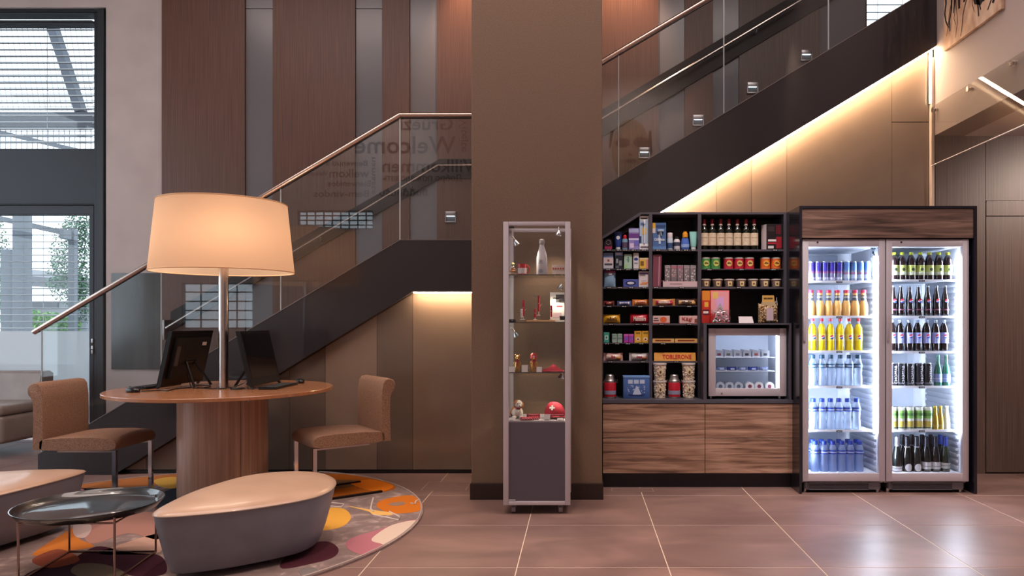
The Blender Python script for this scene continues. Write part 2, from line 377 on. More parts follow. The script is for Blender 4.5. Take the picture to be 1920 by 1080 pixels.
el = lambda cx, cz, a, b_, n=24: [(cx+a*math.cos(t*2*math.pi/n), cz+b_*math.sin(t*2*math.pi/n)) for t in range(n)]
part('face', MB().prism(el(0, 0, 36*k, 62*k), -.002, 0), skin, fc)
part('eye', MB().prism(el(19*k, 18*k, 15*k, 10*k), 0, .001), brn, fc); part('eye', MB().prism(el(-16*k, 17*k, 14*k, 9*k), 0, .001), brn, fc)
part('nose', MB().prism([(-4*k, 0), (4*k, -7*k), (-5*k, -7*k)], 0, .001), brn, fc)
part('mouth', MB().prism(el(0, -17*k, 11*k, 4*k), 0, .001), brn, fc)
part('hair', MB().prism([(38*k, 40*k), (34*k, 40*k), (31*k, 10*k), (34*k, -12*k), (40*k, 0)], 0, .001).prism([(-38*k, 40*k), (-32*k, 40*k), (-37*k, 10*k), (-42*k, 5*k)], 0, .001), brn, fc)
struct('ceiling', MB().box(-8.2, 6.2, -2.2, 8.0, HC, HC+.2), mat('8f8680', .8))
# pillar
px0, px1 = wx(884, 5.225), wx(1129, 5.225)
pl = struct('wall_pillar', MB().box(px0, px1, 5.225, 6.035, 0, HC, bev=.004), M_pillar)
struct('baseboard_pillar', MB().box(px0-.008, px1+.008, 5.205, 6.03, 0, wz(907, 5.2), bev=.003), M_base)

# ---------------------------------------------------------------- staircase
k = YS/F
def q(px, py): return (wx(px, YS), wz(py, YS))
lowtop0 = q(71, 852); lt1 = q(750, 450); base0 = (q(71, 852)[0], .0)
lb0 = (q(213, 0)[0], 0.0); lb1 = q(775, 546)
ub = q(990, 546); ut0 = q(966, 450); xe = 2.95
def utz(X): return q(1262.5, 270)[1]+.606*(X-q(1262.5, 270)[0])
def ubz(X): return q(1500, 239)[1]+.602*(X-q(1500, 239)[0])
stair = thing('staircase', 'dark brown staircase with two flights and landing passing behind the pillar', 'staircase', (0, YS, 0))
poly = [base0, lb0, lb1, (ub[0], lb1[1]), (xe, ubz(xe)), (xe, utz(xe)), (ut0[0], lt1[1]), lt1, lowtop0]
part('stringer', MB().prism(poly, 0, .36), M_str, stair, smooth=False)
def tri_step(x, z, w=.29): return MB().box(x, x+w, .36, 1.64, z-.04, z, bev=.004).box(x, x+.02, .36, 1.64, z-.17, z-.04)
for i in range(11):
    t = (i+.5)/11; x = base0[0]+.15+(lt1[0]-base0[0]-.1)*i/11; z = .0+(lt1[1]-.05)*(i+1)/11
    part('step', tri_step(x, z), mat('4a3b36', .5), stair, smooth=False)
part('landing', MB().box(lt1[0], ut0[0], .36, 1.64, lt1[1]-.12, lt1[1]-.05), mat('4a3b36', .5), stair, smooth=False)
for i in range(12):
    x = ut0[0]+.1+.285*i; z = lt1[1]-.05+.172*(i+1)
    part('step', tri_step(x, z), mat('4a3b36', .5), stair, smooth=False)
# thin light edge on top of the stringer
part('edge_profile', MB().tube([(lowtop0[0], -.002, lowtop0[1]), (lt1[0], -.002, lt1[1]), (ut0[0], -.002, lt1[1]), (xe, -.002, utz(xe))], 0, 4, flat=(.003, .003)), mat('7b7272', .4, .5), stair, smooth=False)
# LED profiles beneath
def ledline(x0, z0, x1, z1, lab):
    t = thing('light_strip', lab, 'light strip', (x0, YS+.022, z0)); dx, dz = x1-x0, z1-z0
    part('profile', MB().add([(0, -.020, -.001), (dx, -.020, dz-.001), (dx, .03, dz-.001), (0, .03, -.001), (0, -.020, -.007), (dx, -.020, dz-.007), (dx, .03, dz-.007), (0, .03, -.007)],
       [(0, 3, 2, 1), (4, 5, 6, 7), (0, 1, 5, 4), (1, 2, 6, 5), (2, 3, 7, 6), (3, 0, 4, 7)]), M_brush, t, smooth=False)
    part('diffuser', MB().add([(0, -.019, -.008), (dx, -.019, dz-.008), (dx, .008, dz-.008), (0, .008, -.008), (0, -.019, -.014), (dx, -.019, dz-.014), (dx, .006, dz-.014), (0, .006, -.014)],
       [(0, 3, 2, 1), (4, 5, 6, 7), (0, 1, 5, 4), (1, 2, 6, 5), (2, 3, 7, 6), (3, 0, 4, 7)]), LED, t, smooth=False)
ledline(q(1222, 0)[0], ubz(q(1222, 0)[0]), xe-.01, ubz(xe-.01), 'warm light strip under the rising stair flight above the shelves')
vt_ = thing('light_strip', 'short vertical light strip in the corner beside the white upper wall', 'light strip', (2.925, 6.09, 3.09))
part('profile', MB().box(-.012, .004, .012, .03, 0, .44), M_brush, vt_); part('diffuser', MB().box(-.010, .008, .0, .0115, .005, .435), mat((1, .76, .5), .5, emit=26), vt_)
ledline(lb1[0], lb1[1], px0-.02, lb1[1], 'short warm horizontal light strip under the landing left of the pillar')
# balustrade glass and rails
YG = 6.068
def g2(px, py): return (wx(px, YG), wz(py, YG))
bal = thing('balustrade', 'clear glass stair balustrade with steel top rail following both flights', 'balustrade', (0, YG, 0))
r0, r1 = g2(77, 614), g2(750, 217); zl = r1[1]
def railz(X):  # under side of the rail on the lower flight
    return min(r1[1], r0[1]+(X-r0[0])*(r1[1]-r0[1])/(r1[0]-r0[0]))
u0, u1 = g2(1129, 117), g2(1440, 117-.592*311)
def railu(X): return max(zl, u0[1]+(X-u0[0])*(u1[1]-u0[1])/(u1[0]-u0[0]))
xbr = u0[0]+(zl-u0[1])*(u1[0]-u0[0])/(u1[1]-u0[1])
def strz(X):
    if X < lt1[0]: return max(.002, lowtop0[1]+(X-lowtop0[0])*(lt1[1]-lowtop0[1])/(lt1[0]-lowtop0[0])) if X > lowtop0[0] else .002
    return max(lt1[1], utz(X))
def gp(X0, X1, fz):
    n = 4; top = [(X0+(X1-X0)*i/n, fz(X0+(X1-X0)*i/n)-.02) for i in range(n+1)]
    bx = [X0+(X1-X0)*i/n for i in range(n+1)]
    if X0 < lt1[0] < X1: bx = sorted(bx+[lt1[0]])
    if X0 < lowtop0[0] < X1: bx = sorted(bx+[lowtop0[0]-.001, lowtop0[0]+.001])
    bot = [(x, strz(x)) for x in bx]
    part('glass_panel', MB().prism(bot+top[::-1], -.006, .006), GLASS, bal, smooth=False)
    for X in (X0, X1): part('glass_edge', MB().box(X-.0022, X+.0022, -.0075, .0075, strz(X)+.002, fz(X)-.02), mat('c2ccd0', .3, .2, spec=.9), bal, smooth=False)
js = [wx(p, YG) for p in (78, 303, 527, 750)]
for a, b_ in zip(js[:-1], js[1:]): gp(a+.0015, b_-.0015, railz)
gp(js[-1]+.004, wx(905, YG), railz)
js = [wx(p, YG) for p in (1000, 1160, 1357, 1553, 1750)]
for a, b_ in zip(js[:-1], js[1:]): gp(a+.0015, b_-.0015, railu)
part('top_rail', MB().tube([(r0[0]-.06, 0, r0[1]-.04), (r1[0], 0, r1[1]+.005), (xbr, 0, r1[1]+.005), (2.94, 0, railu(2.94)+.005)], .0215, 20), mat('cdb7ac', .26, 1), bal, ang=60)
part('rail_channel', MB().tube([(r0[0]-.03, 0, r0[1]-.038), (r1[0], 0, r1[1]-.017), (xbr, 0, r1[1]-.017), (2.94, 0, railu(2.94)-.017)], 0, 4, flat=(.012, .007)), mat('3a302c', .4, .5), bal, smooth=False)
# wall handrail; flat dark strip colours in its recess and the shadows there
YH = 7.60
hr = thing('wall_handrail', 'slim steel handrail running along the dark strip on the stair wall', 'handrail', (0, YH, 0))
def h2(px, py): return (wx(px, YH), wz(py, YH))
pts = [h2(311, 615), h2(821, 310), h2(905, 310)]
part('rail', MB().tube([(a, 0, b_) for a, b_ in pts], .014, 10), M_steel, hr)
part('rail', MB().tube([(a, 0, b_) for a, b_ in (h2(1040, 275), h2(1130, 222), h2(1620, -70))], .014, 10), M_steel, hr)
def band(pa, up, dn):
    P = [(a, b_+up) for a, b_ in pa]+[(a, b_-dn) for a, b_ in pa[::-1]]
    return MB().prism(P, .085, .0995)
part('recess_shadow_strip', band([h2(311, 590), h2(821, 300), h2(905, 300)], .03, .17), mat('1c1413', .6), hr, smooth=False)
part('recess_shadow_strip', band([h2(1040, 275), h2(1130, 222), h2(1620, -70)], .12, .17), mat('1c1413', .6), hr, smooth=False)
part('end_plate', MB().box(h2(307, 0)[0]-.012, h2(307, 0)[0]+.012, -.01, .1, wz(637, YH), wz(600, YH), bev=.003), M_brush, hr)
for px_, py_ in ((420, 550), (600, 442), (770, 340), (1200, 180), (1420, 49)):
    a, b_ = h2(px_, py_); part('bracket', MB().tube([(a, 0, b_), (a, .03, b_-.05), (a, .095, b_-.05)], .006, 8), M_brush, hr)
# stair wall lights
for i, (px_, py_, wh) in enumerate(((845, 407, 'above the landing left of the pillar'), (1208, 287, 'lowest on the right flight, beside the pillar'), (1309, 226, 'second lowest on the right flight'), (1411, 165, 'third lowest on the right flight'), (1512, 104, 'topmost on the right flight'))):
    X, Z = wx(px_, 7.69), wz(py_, 7.69)
    if i == 0: Lt = None
    t = thing('step_light', 'square steel step light '+wh, 'wall light', (X, 7.70, Z), group='step lights on the stair wall')
    a = .058
    part('frame', MB().box(-a, a, -.02, 0, a-.045, a, bev=.002).box(-a, a, -.02, 0, -a, -a+.012, bev=.002).box(-a, -a+.008, -.02, 0, -a, a).box(a-.008, a, -.02, 0, -a, a), M_brush, t)
    part('recess', MB().box(-a+.008, a-.008, -.004, -.0005, -a+.012, a-.045), mat('5a6268', .4), t)
    part('lamp', MB().box(-a+.015, a-.015, -.017, -.008, a-.052, a-.046), mat((.9, .95, 1), .5, emit=3), t)

# ---------------------------------------------------------------- lacquered panel wall below the stairs
def undz(X):
    if X < lb1[0]: return lb0[1]+(X-lb0[0])*(lb1[1]-lb0[1])/(lb1[0]-lb0[0])
    if X < ub[0]: return lb1[1]
    return max(lb1[1], ubz(X))
wu = struct('wall_under_stairs', MB().prism([(lb0[0]+.05, 0), (2.93, 0), (2.93, ubz(2.93)-.004), (ub[0], lb1[1]-.004), (lb1[0], lb1[1]-.004), (lb0[0]+.05, .02)], YP+.012, YP+.06), M_dark)
seams = [(208, 274, 0), (274, 340, 1), (340, 410, 0), (410, 480, 2), (480, 543, 1), (543, 610, 1), (610, 707, 0), (707, 774, 1), (774, 900, 2), (1110, 1240, 0), (1240, 1343, 0), (1343, 1409, 2), (1409, 1475, 0), (1475, 1672, 2)]
for a, b_, c in seams:
    x0, x1 = wx(a, YP)+.0015, wx(b_, YP)-.0015
    n = 6; T = [(x0+(x1-x0)*i/n, max(.035, undz(x0+(x1-x0)*i/n)-.003)) for i in range(n+1)]
    for bx_ in (lb1[0], ub[0]):
        if x0 < bx_ < x1: T = sorted(T+[(bx_, undz(bx_)-.003)])
    struct('panel', MB().prism([(x0, .03), (x1, .03)]+T[::-1], YP, YP+.011), M_lac[c], wu)
x0, x1 = wx(1672, YP)+.0015, wx(1741, YP); zj = wz(229, YP)
struct('panel', MB().box(x0, x1, YP, YP+.011, .03, zj-.003), M_lac[2], wu)
struct('panel', MB().prism([(x0, zj+.003), (x1, zj+.003), (x1, ubz(x1)-.003), (x0, ubz(x0)-.003)], YP, YP+.011), M_lac[2], wu)
struct('baseboard_under_stairs', MB().box(lb0[0]+.1, 2.93, YP-.008, YP+.005, 0, .026), mat('0c0b0c', .4))
struct('trim_1', MB().box(wx(1742.5, YP), wx(1748, YP), 6.085, YP+.008, 0, 3.47, bev=.002), mat('c8b2a0', .5))
# right: white upper wall, glass apron, low ceiling and veneer wall with a flush door
XR = 2.955
mb = MB().prism([(-2.0, 2.82), (6.10, 2.82), (6.10, HC), (-2.0, HC)], XR, XR+.25, 'x')
struct('wall_upper_right', mb, mat('a1918b', .7))
struct('ceiling_low', MB().box(XR+.25, 6.0, -2.0, 6.14, 2.82, 2.95), mat('e0d8d6', .8))
ap = thing('glass_apron', 'long clear glass sheet bolted to the white wall edge above the right passage', 'glass panel', (XR, 0, 0))
part('glass_sheet', MB().box(-.032, -.022, 2.2, 6.09, wz(312, YP)-.0, 3.055), glassm('apron_glass', (.96, .95, .93), .08), ap, smooth=False)
part('glass_edge', MB().box(-.033, -.021, 2.2, 6.09, 2.565, 2.571), mat('e8ddd4', .3, emit=0), ap, smooth=False)
bm_ = MB(); bm_.tube([(-.001, 0, 0), (-.02, 0, 0)], .012, 14); bm_.tube([(-.033, 0, 0), (-.045, 0, 0)], .02, 16)
bme = bm_.mesh('bolt', M_steel)
for Y in (6.04, 5.50, 4.95, 4.4, 3.85, 3.3): link('bolt', bme, ap, (0, Y, 3.02))
wp = struct('wall_passage', MB().box(2.93, 6.0, 6.135, 6.3, 0, 2.82), M_dark)
x1848 = wx(1848, 6.1)
struct('veneer_panel', MB().box(2.965, x1848-.002, 6.10, 6.135, .0, 2.82), M_veneer2, wp)
struct('veneer_panel', MB().box(x1848+.002, 6.0, 6.10, 6.135, wz(376, 6.1), 2.82), M_veneer2, wp)
struct('veneer_panel', MB().box(x1848+.004, 6.0, 6.095, 6.135, wz(405, 6.1)+.002, wz(376, 6.1)-.004), M_veneer2, wp)
dr = struct('door_1', MB().box(x1848+.006, x1848+.95, 6.10, 6.133, .012, wz(405, 6.1)-.004), M_veneer2)
struct('door_handle', MB().tube([(x1848+.88, 6.10, 1.02), (x1848+.88, 6.05, 1.02), (x1848+.76, 6.05, 1.02)], .009, 8), M_brush, dr, True)
struct('veneer_panel', MB().box(x1848+.96, 6.0, 6.10, 6.135, .0, wz(405, 6.1)-.004), M_veneer2, wp)
# painting on the upper right wall
pa = thing('painting', 'canvas with bold black brush strokes on beige high on the right wall', 'painting', (XR, 0, 3.445))
part('canvas', MB().box(-.03, -.002, 5.08, 5.88, 0, 1.3, bev=.003), grain('painted_canvas', 'a58068', 'd8bda6', (6, 6, 3), .8, 5, 1.2, 'c8a88e', .2), pa)
rs = random.Random(3); st = MB()
def ribbon(pts, wd, y=-.0305):
    L = [Vector(p) for p in pts]; n = len(L); A = []; B = []
    for i in range(n):
        d = (L[min(i+1, n-1)]-L[max(i-1, 0)]).normalized(); nn = Vector((-d.y, d.x)); t = wd*(.45+.55*math.sin(math.pi*(i+.5)/n))
        A.append(L[i]+nn*t); B.append(L[i]-nn*t)
    vs = [(y-.001, p.x, p.y) for p in A]+[(y-.001, p.x, p.y) for p in B]
    st.add(vs, [(i, i+1, n+i+1, n+i) for i in range(n-1)])
for k_ in range(26):
    yy = 5.86-rs.random()*.72; z0 = rs.uniform(.0, .25)+(.05 if yy < 5.6 else 0); a = rs.uniform(.25, .9); bend = rs.uniform(-.12, .12)
    ribbon([(yy+bend*math.sin(3*t/8)+.02*math.sin(t*1.7+k_), z0+a*t/8) for t in range(9)], rs.choice([.004, .006, .012, .026]))
for cx_, cz_, r_ in ((5.34, .32, .11), (5.36, .62, .13), (5.42, .9, .1)):
    ribbon([(cx_+r_*math.cos(t*.7+2.6), cz_+r_*1.5*math.sin(t*.7+2.6)) for t in range(6)], .02)
ribbon([(5.10, .1), (5.10, .5), (5.12, .9), (5.09, 1.25)], .03)
part('brush_strokes', st, mat('1a1416', .6), pa, smooth=False)
# floor hatches with bright metal rims
def hatch(x0, x1, y0, y1, nm):
    o = struct(nm, MB().box(x0, x1, y0, y1, -.002, .0012).box(x0, x0, y0, y1, 0, 0), M_tile)
    e = .006
    struct('rim', MB().box(x0, x1, y0, y0+e, -.002, .002).box(x0, x1, y1-e, y1, -.002, .002).box(x0, x0+e, y0+e, y1-e, -.002, .002).box(x1-e, x1, y0+e, y1-e, -.002, .002), mat('c9b3a2', .35, .6), o)
hatch(-1.20, -.86, 5.49, 5.78, 'trim_2'); hatch(.235, .55, 5.45, 5.57, 'trim_3')

# ---------------------------------------------------------------- outside the glazing
struct('trim_ground', MB().box(-40, 10, 8.3, 60, -.5, -.05), mat('8c9092', .9))
EX = 13.0
def ex(px): return wx(px, EX)
def ez(py): return wz(py, EX)
GP = mat('545b64', .6)
def post(label, px0_, px1_, pt, Y, base=True):
    t = thing('steel_post', label, 'post', (wx((px0_+px1_)/2, Y), Y, -.05)); wd = (px1_-px0_)*Y/F/2
    part('shaft', MB().box(-wd, wd, -wd, wd, 0, wz(pt, Y)+.05, bev=.01), GP, t)
    part('base_plate', MB().box(-wd*1.6, wd*1.6, -wd*1.6, wd*1.6, 0, .02), GP, t)
post('wide grey steel post outside the garden door', 31, 53, 395, 12)
post('shorter grey post left of the wide steel post outdoors', 8, 27, 468, 12.4)
post('slim grey post in front of the outdoor tree', 131, 143, 430, 13)
bmth = thing('pergola_beam', 'sloping grey steel beam reaching from wide post to slim post outdoors', 'beam', (ex(0), 12.6, 0))
part('girder', MB().tube([(0, 0, wz(402, 12.6)), (ex(136)-ex(0), .2, wz(434, 12.6))], 0, 4, flat=(.05, .045)), GP, bmth, smooth=False)
part('end_plate', MB().box(ex(136)-ex(0)-.02, ex(136)-ex(0)+.05, .1, .3, wz(446, 12.6), wz(428, 12.6)), GP, bmth)
# mesh canopy with diagonal beams beyond the upper window
cn = thing('mesh_canopy', 'white sky seen through a steel mesh canopy beyond the upper left window', 'canopy', (0, 0, 0))
cn['label'] = 'steel mesh canopy with diagonal beam beyond the upper left window'
lat = MB(); Y = 11.5
for i in range(-6, 22):
    px_ = 10*i; lat.tube([(wx(px_, Y), Y, wz(45, Y)), (wx(px_+26, Y), Y, wz(208, Y))], .005, 4)
for i in range(14): lat.box(wx(-60, Y), wx(215, Y), Y, Y+.01, wz(56+12*i, Y)-.005, wz(56+12*i, Y)+.005)
for i in range(-4, 22): lat.box(wx(10*i, Y)-.005, wx(10*i, Y)+.005, Y, Y+.01, wz(290, Y), wz(238, Y))
for i in range(5): lat.box(wx(-60, Y), wx(215, Y), Y, Y+.01, wz(246+11*i, Y)-.005, wz(246+11*i, Y)+.005)
props(part('wire_mesh', lat, mat('9aa3ad', .5), cn, smooth=False), kind='stuff')
part('beam', MB().tube([(wx(97, 11.3), 11.3, wz(45, 11.3)), (wx(152, 11.3), 11.3, wz(210, 11.3))], 0, 4, flat=(.07, .06)), mat('3d444f', .5), cn, smooth=False)
part('beam', MB().box(wx(-60, 11.2), wx(215, 11.2), 11.2, 11.3, wz(237, 11.2), wz(210, 11.2)), mat('2b303a', .5), cn, smooth=False)
part('beam', MB().tube([(wx(-10, 11.3), 11.3, wz(246, 11.3)), (wx(180, 11.3), 11.3, wz(290, 11.3))], 0, 4, flat=(.03, .03)), mat('3d444f', .5), cn, smooth=False)
# far building and hedge, tree
fb = thing('building', 'low pale building with a flat roof and railing beyond the garden hedge', 'building', (wx(80, 22), 22, 0))
kk = 22/F
part('wall', MB().box(-55*kk, 60*kk, 0, 2, 0, wz(566, 22)), mat('787c80', .8), fb)
part('roof', MB().prism([(-55*kk, wz(502, 22)), (28*kk, wz(522, 22)), (28*kk, wz(540, 22)), (-55*kk, wz(528, 22))], -1, 2), mat('5c6067', .7), fb, smooth=False)
part('window', MB().box(-28*kk, 30*kk, -.05, 0, wz(577, 22), wz(566, 22)), mat('3f454c', .3), fb)
rl = MB()
for i in range(22): rl.box((-50+3.4*i)*kk-.01, (-50+3.4*i)*kk+.01, -1, -.98, wz(504+i*.6, 22), wz(488+i*.8, 22))
part('railing', rl, mat('8e949b', .5), fb, smooth=False)
def leafy(name, label, cat, cx, cy, blobs, n, col, size, trunk=None):
    t = thing(name, label, cat, (cx, cy, -.05)); r = random.Random(len(label)); m = MB()
    for i in range(n):
        b = blobs[i % len(blobs)]; d = Vector((r.gauss(0, 1), r.gauss(0, 1), r.gauss(0, 1))).normalized()*(r.random()**.4)
        p = Vector((b[0]+d.x*b[3], b[1]+d.y*b[3], b[2]+d.z*b[4])); a = Vector((r.gauss(0, 1), r.gauss(0, 1), r.gauss(0, 1))).normalized()*size; c = a.cross(Vector((r.gauss(0, 1), r.gauss(0, 1), 1))).normalized()*size*.5
        m.add([p-a, p+c, p+a, p-c], [(0, 1, 2, 3)], r.randrange(2))
    props(part('foliage', m, [mat(col[0], .6), mat(col[1], .6)], t, smooth=False), kind='stuff')
    if trunk: part('trunk', MB().lathe([(trunk, 0), (trunk*.7, 1.5), (trunk*.3, 3.2)], 8), mat('5b5148', .9), t)
    return t
Z = lambda py, Y: wz(py, Y)+.05
leafy('tree', 'loose green tree behind the slim outdoor post', 'tree', wx(140, 14.5), 14.5, [(0, 0, Z(480, 14.5), .42, .8), (.15, 0, Z(430, 14.5), .35, .5), (-.12, 0, Z(520, 14.5), .38, .6), (.2, 0, Z(560, 14.5), .3, .5)], 6500, ('3c5f48', '63876e'), .028, .05)
leafy('tree', 'narrow green tree at the left edge of the garden door', 'tree', wx(-12, 14), 14, [(0, 0, Z(480, 14), .25, .9), (.05, 0, Z(560, 14), .25, .5)], 2600, ('33603f', '588a68'), .03, .05)
leafy('hedge', 'bright green round hedge low behind the garden door', 'hedge', wx(90, 13.8), 13.8, [(-.25, 0, Z(605, 13.8), .25, .24), (.05, 0, Z(608, 13.8), .3, .24), (.35, 0, Z(612, 13.8), .25, .2), (0, 0, Z(660, 13.8), .5, .4)], 4500, ('3d7a2c', '74a84c'), .028, None)

# ================================================================== LOUNGE FURNITURE
RC, RR, RT = (-2.64, 4.58), 1.62, .012
M_pile = grain('rug_pile', '7a6662', 'b39b93', (9, 9, 9), .95, 6, .8, '8b7671', .5)
def pile(c, d=.82):
    r = lin(c); return grain('pile_'+c, (r[0]*d*d, r[1]*d*d, r[2]*d*d), (r[0], r[1], r[2]), (26, 26, 26), .95, 4, .5, None, .4)
def lin3(c): return c
rug = thing('rug', 'large round rug with grey ground and coloured swirls beneath the lamp table', 'rug', (RC[0], RC[1], 0))
circ = [(RR*math.cos(t*math.pi/60), RR*math.sin(t*math.pi/60)) for t in range(120)]
part('pile', MB().prism(circ, 0.0005, RT, 'z'), M_pile, rug, smooth=False)
def fl(px, py):  # floor point under a pixel, relative to the rug
    Y = F*(H-RT)/(py-CY); return (wx(px, Y)-RC[0], Y-RC[1])
def clip(P, R=RR-.004):
    return [(x, y) if math.hypot(x, y) < R else (x*R/math.hypot(x, y), y*R/math.hypot(x, y)) for x, y in P]
PM = {}
def motif(pxs, c, lv=1, n=6, world=False):
    P = clip(crom([p if world else fl(*p) for p in pxs], n))
    if c not in PM: PM[c] = mat(c, .95, spec=.1)
    part('motif', MB().prism(P, RT-.001, RT+.0008*lv, 'z'), PM[c], rug, smooth=False)
motif([(570, 893), (640, 889), (700, 896), (742, 913), (712, 924), (640, 933), (560, 944)], 'b0611d')
motif([(560, 905), (640, 900), (690, 903), (645, 915), (560, 925)], '7c5a3a', 2)
motif([(655, 905), (700, 900), (738, 912), (705, 922)], 'dd7a1c', 3)
motif([(706, 946), (722, 936), (770, 929), (792, 944), (786, 958), (740, 963), (715, 956)], 'cf7426')
motif([(728, 945), (752, 941), (760, 945), (742, 949)], '9a7d6c', 2)
motif([(653, 949), (690, 955), (736, 962), (730, 966), (700, 965), (690, 959)], 'e8b76a', 2)
motif([(540, 975), (580, 955), (640, 953), (658, 970), (640, 988), (600, 995), (560, 993)], 'e2a646')
motif([(648, 1022), (662, 1008), (710, 993), (760, 977), (792, 976), (775, 1005), (735, 1025), (700, 1042), (665, 1036)], 'b3727b')
motif([(697, 1014), (705, 1003), (735, 985), (775, 976), (793, 980), (770, 1003), (735, 1026), (715, 1020)], 'd9c3b1', 2)
motif([(530, 1050), (560, 1025), (610, 1015), (634, 1028), (625, 1045), (580, 1058), (530, 1066)], '4f2731')
motif([(560, 1072), (585, 1064), (600, 1075), (590, 1095)], '7f7673', 2)
motif([(155, 900), (230, 893), (330, 888), (332, 905), (260, 912), (160, 918)], 'b8713f')
motif([(290, 900), (330, 895), (330, 915), (300, 912)], 'd9a84f', 2)
motif([(286, 935), (340, 915), (345, 975), (300, 960)], '3c4650')
motif([(170, 985), (292, 960), (300, 1010), (240, 1000), (170, 1020)], 'a87b6e')
motif([(138, 985), (160, 978), (172, 990), (160, 1008), (140, 1005)], 'bda7a0', 2)
motif([(120, 1000), (140, 990), (148, 1010), (175, 1025), (110, 1035), (60, 1040)], 'c47534')
motif([(190, 1035), (300, 1000), (300, 1035), (230, 1040)], 'c19a88')
motif([(130, 1060), (180, 1025), (240, 1036), (300, 1042), (310, 1075), (250, 1080), (200, 1060)], '47242f')
motif([(40, 1085), (90, 1060), (140, 1062), (150, 1100), (60, 1120)], '3b2530')
motif([(60, 1050), (110, 1030), (150, 1050), (95, 1065)], '8a4a38', 2)
motif([(135, 1075), (150, 1058), (200, 1060), (240, 1080), (200, 1095)], '70604f', 3)
for cx_, cy_, r_, c in ((-1.0, -.2, .3, '7f7673'), (-1.1, .7, .35, 'b3727b'), (-.2, 1.2, .25, '6b5a66'), (.1, -1.2, .25, 'd9c3b1'), (.9, -.2, .12, 'a08a82')):
    motif([(cx_+r_*math.cos(t), cy_+r_*.7*math.sin(t)) for t in (0, 1, 2, 3, 4, 5.2)], c, 1, 6, True)
# thin white scribble lines of the rug
for P in ([(700, 934), (697, 945), (695, 955), (700, 960)], [(590, 947), (620, 943), (645, 946), (640, 952), (620, 950)], [(730, 960), (750, 970), (748, 976), (700, 966)], [(770, 944), (778, 946), (780, 940), (786, 937)]):
    pp = [(*fl(*p), RT+.002) for p in P]; part('motif', MB().tube(pp, .006, 6), mat('d8c6bb', .9), rug)
part('motif', MB().tube([(a*1.0, b_*1.0, RT+.0015) for a, b_ in [((RR-.012)*math.cos(t*math.pi/45), (RR-.012)*math.sin(t*math.pi/45)) for t in range(90)]], .006, 6, closed=True), mat('ac9a92', .95), rug)
ZR = RT

# ---- lamp table
TC = (-2.563, 5.25)
KT = .9266
M_top = grain('table_veneer', 'a06b49', 'b67c57', (2, 30, 30), .22, 4, .3, None, .03, coat=.3)
tb = thing('lamp_table', 'round wooden table on a thick cylinder base with chairs left and right', 'table', (TC[0], TC[1], ZR))
tp = [(r_*KT, z_+.0375) for r_, z_ in [(.02, .722), (.70, .722), (.794, .728), (.802, .731), (.802, .751), (.799, .7545), (.02, .7545)]]
part('tabletop', MB().lathe([(r, z-ZR) for r, z in tp], 96), M_top, tb, ang=25)
cyl = []
n = 72
a_seam = math.atan2(-1, .42)
M_cyl = grain('cylinder_veneer', '9a7765', 'c49d87', (60, 60, 1.2), .28, 5, .2, 'af8b78', .1, coat=.2)
def arc(a0, a1, r, z0, z1, th=.02):
    m = MB(); N_ = 40; P = [(r*math.cos(a0+(a1-a0)*i/N_), r*math.sin(a0+(a1-a0)*i/N_)) for i in range(N_+1)]+[((r-th)*math.cos(a0+(a1-a0)*i/N_), (r-th)*math.sin(a0+(a1-a0)*i/N_)) for i in range(N_, -1, -1)]
    vs = [(x, y, z0) for x, y in P]+[(x, y, z1) for x, y in P]; k_ = len(P)
    fs = [(i, (i+1) % k_, k_+(i+1) % k_, k_+i) for i in range(k_)]
    for i in range(N_): fs.append((i, k_-1-i, k_-2-i, i+1)); fs.append((k_+i, k_+i+1, k_+k_-2-i, k_+k_-1-i))
    return m.add(vs, fs)
ad = -.75   # seam direction as seen at x=451
part('base_shell', arc(ad+1.6, ad+2*math.pi-.006, .297, .03, .747), M_cyl, tb)
part('base_door', arc(ad+.006, ad+1.6-.006, .297, .03, .747), M_cyl, tb)
part('plinth', MB().lathe([(.27, 0), (.27, .03), (.276, .03), (.276, .72)], 48), M_dark, tb)
la = ad+.16
part('lock', MB().tube([(.295*math.cos(la), .295*math.sin(la), .715), (.305*math.cos(la), .305*math.sin(la), .715)], .016, 16), M_steel, tb)
part('cable_grommet', MB().lathe([(.04, .780), (.04, .7825), (.03, .7835)], 20, .14, -.10), M_dark, tb)
# ---- floor-standing lamp through the table
M_shade, t_, b_, o_ = nt('lamp_shade_fabric'); t_.nodes.remove(b_)
d1 = t_.nodes.new('ShaderNodeBsdfDiffuse'); d1.inputs[0].default_value = lin('e0c4a8'); d2 = t_.nodes.new('ShaderNodeBsdfTranslucent'); d2.inputs[0].default_value = lin('d6ad8a')
mx = t_.nodes.new('ShaderNodeMixShader'); mx.inputs[0].default_value = .5; t_.links.new(d1.outputs[0], mx.inputs[1]); t_.links.new(d2.outputs[0], mx.inputs[2]); t_.links.new(mx.outputs[0], o_.inputs[0])
LZ = .7925
lp = thing('table_lamp', 'big glowing cream drum lamp on a steel pole standing on the round table', 'lamp', (TC[0], TC[1], LZ))
part('pole', MB().lathe([(.0325, 0), (.0325, 2.02-LZ)], 32), M_steel, lp)
part('base_flange', MB().lathe([(.055, 0), (.055, .006), (.036, .01)], 32), M_steel, lp)
sh = []
N_ = 96; m = MB(); vs = []; R0, R1, Z0, Z1 = .476, .427, 1.627-LZ, 2.118-LZ
prof = [(R0, Z0), (R0*.75+R1*.25, Z0*.75+Z1*.25), ((R0+R1)/2, (Z0+Z1)/2), (R0*.25+R1*.75, Z0*.25+Z1*.75), (R1, Z1)]
m.lathe(prof, N_, cap=False); part('lamp_shade', m, M_shade, lp)
part('shade_rim', MB().tube([(R0*math.cos(t*math.pi/48), R0*math.sin(t*math.pi/48), Z0) for t in range(96)], .004, 6, closed=True), mat('e3b78c', .7), lp)
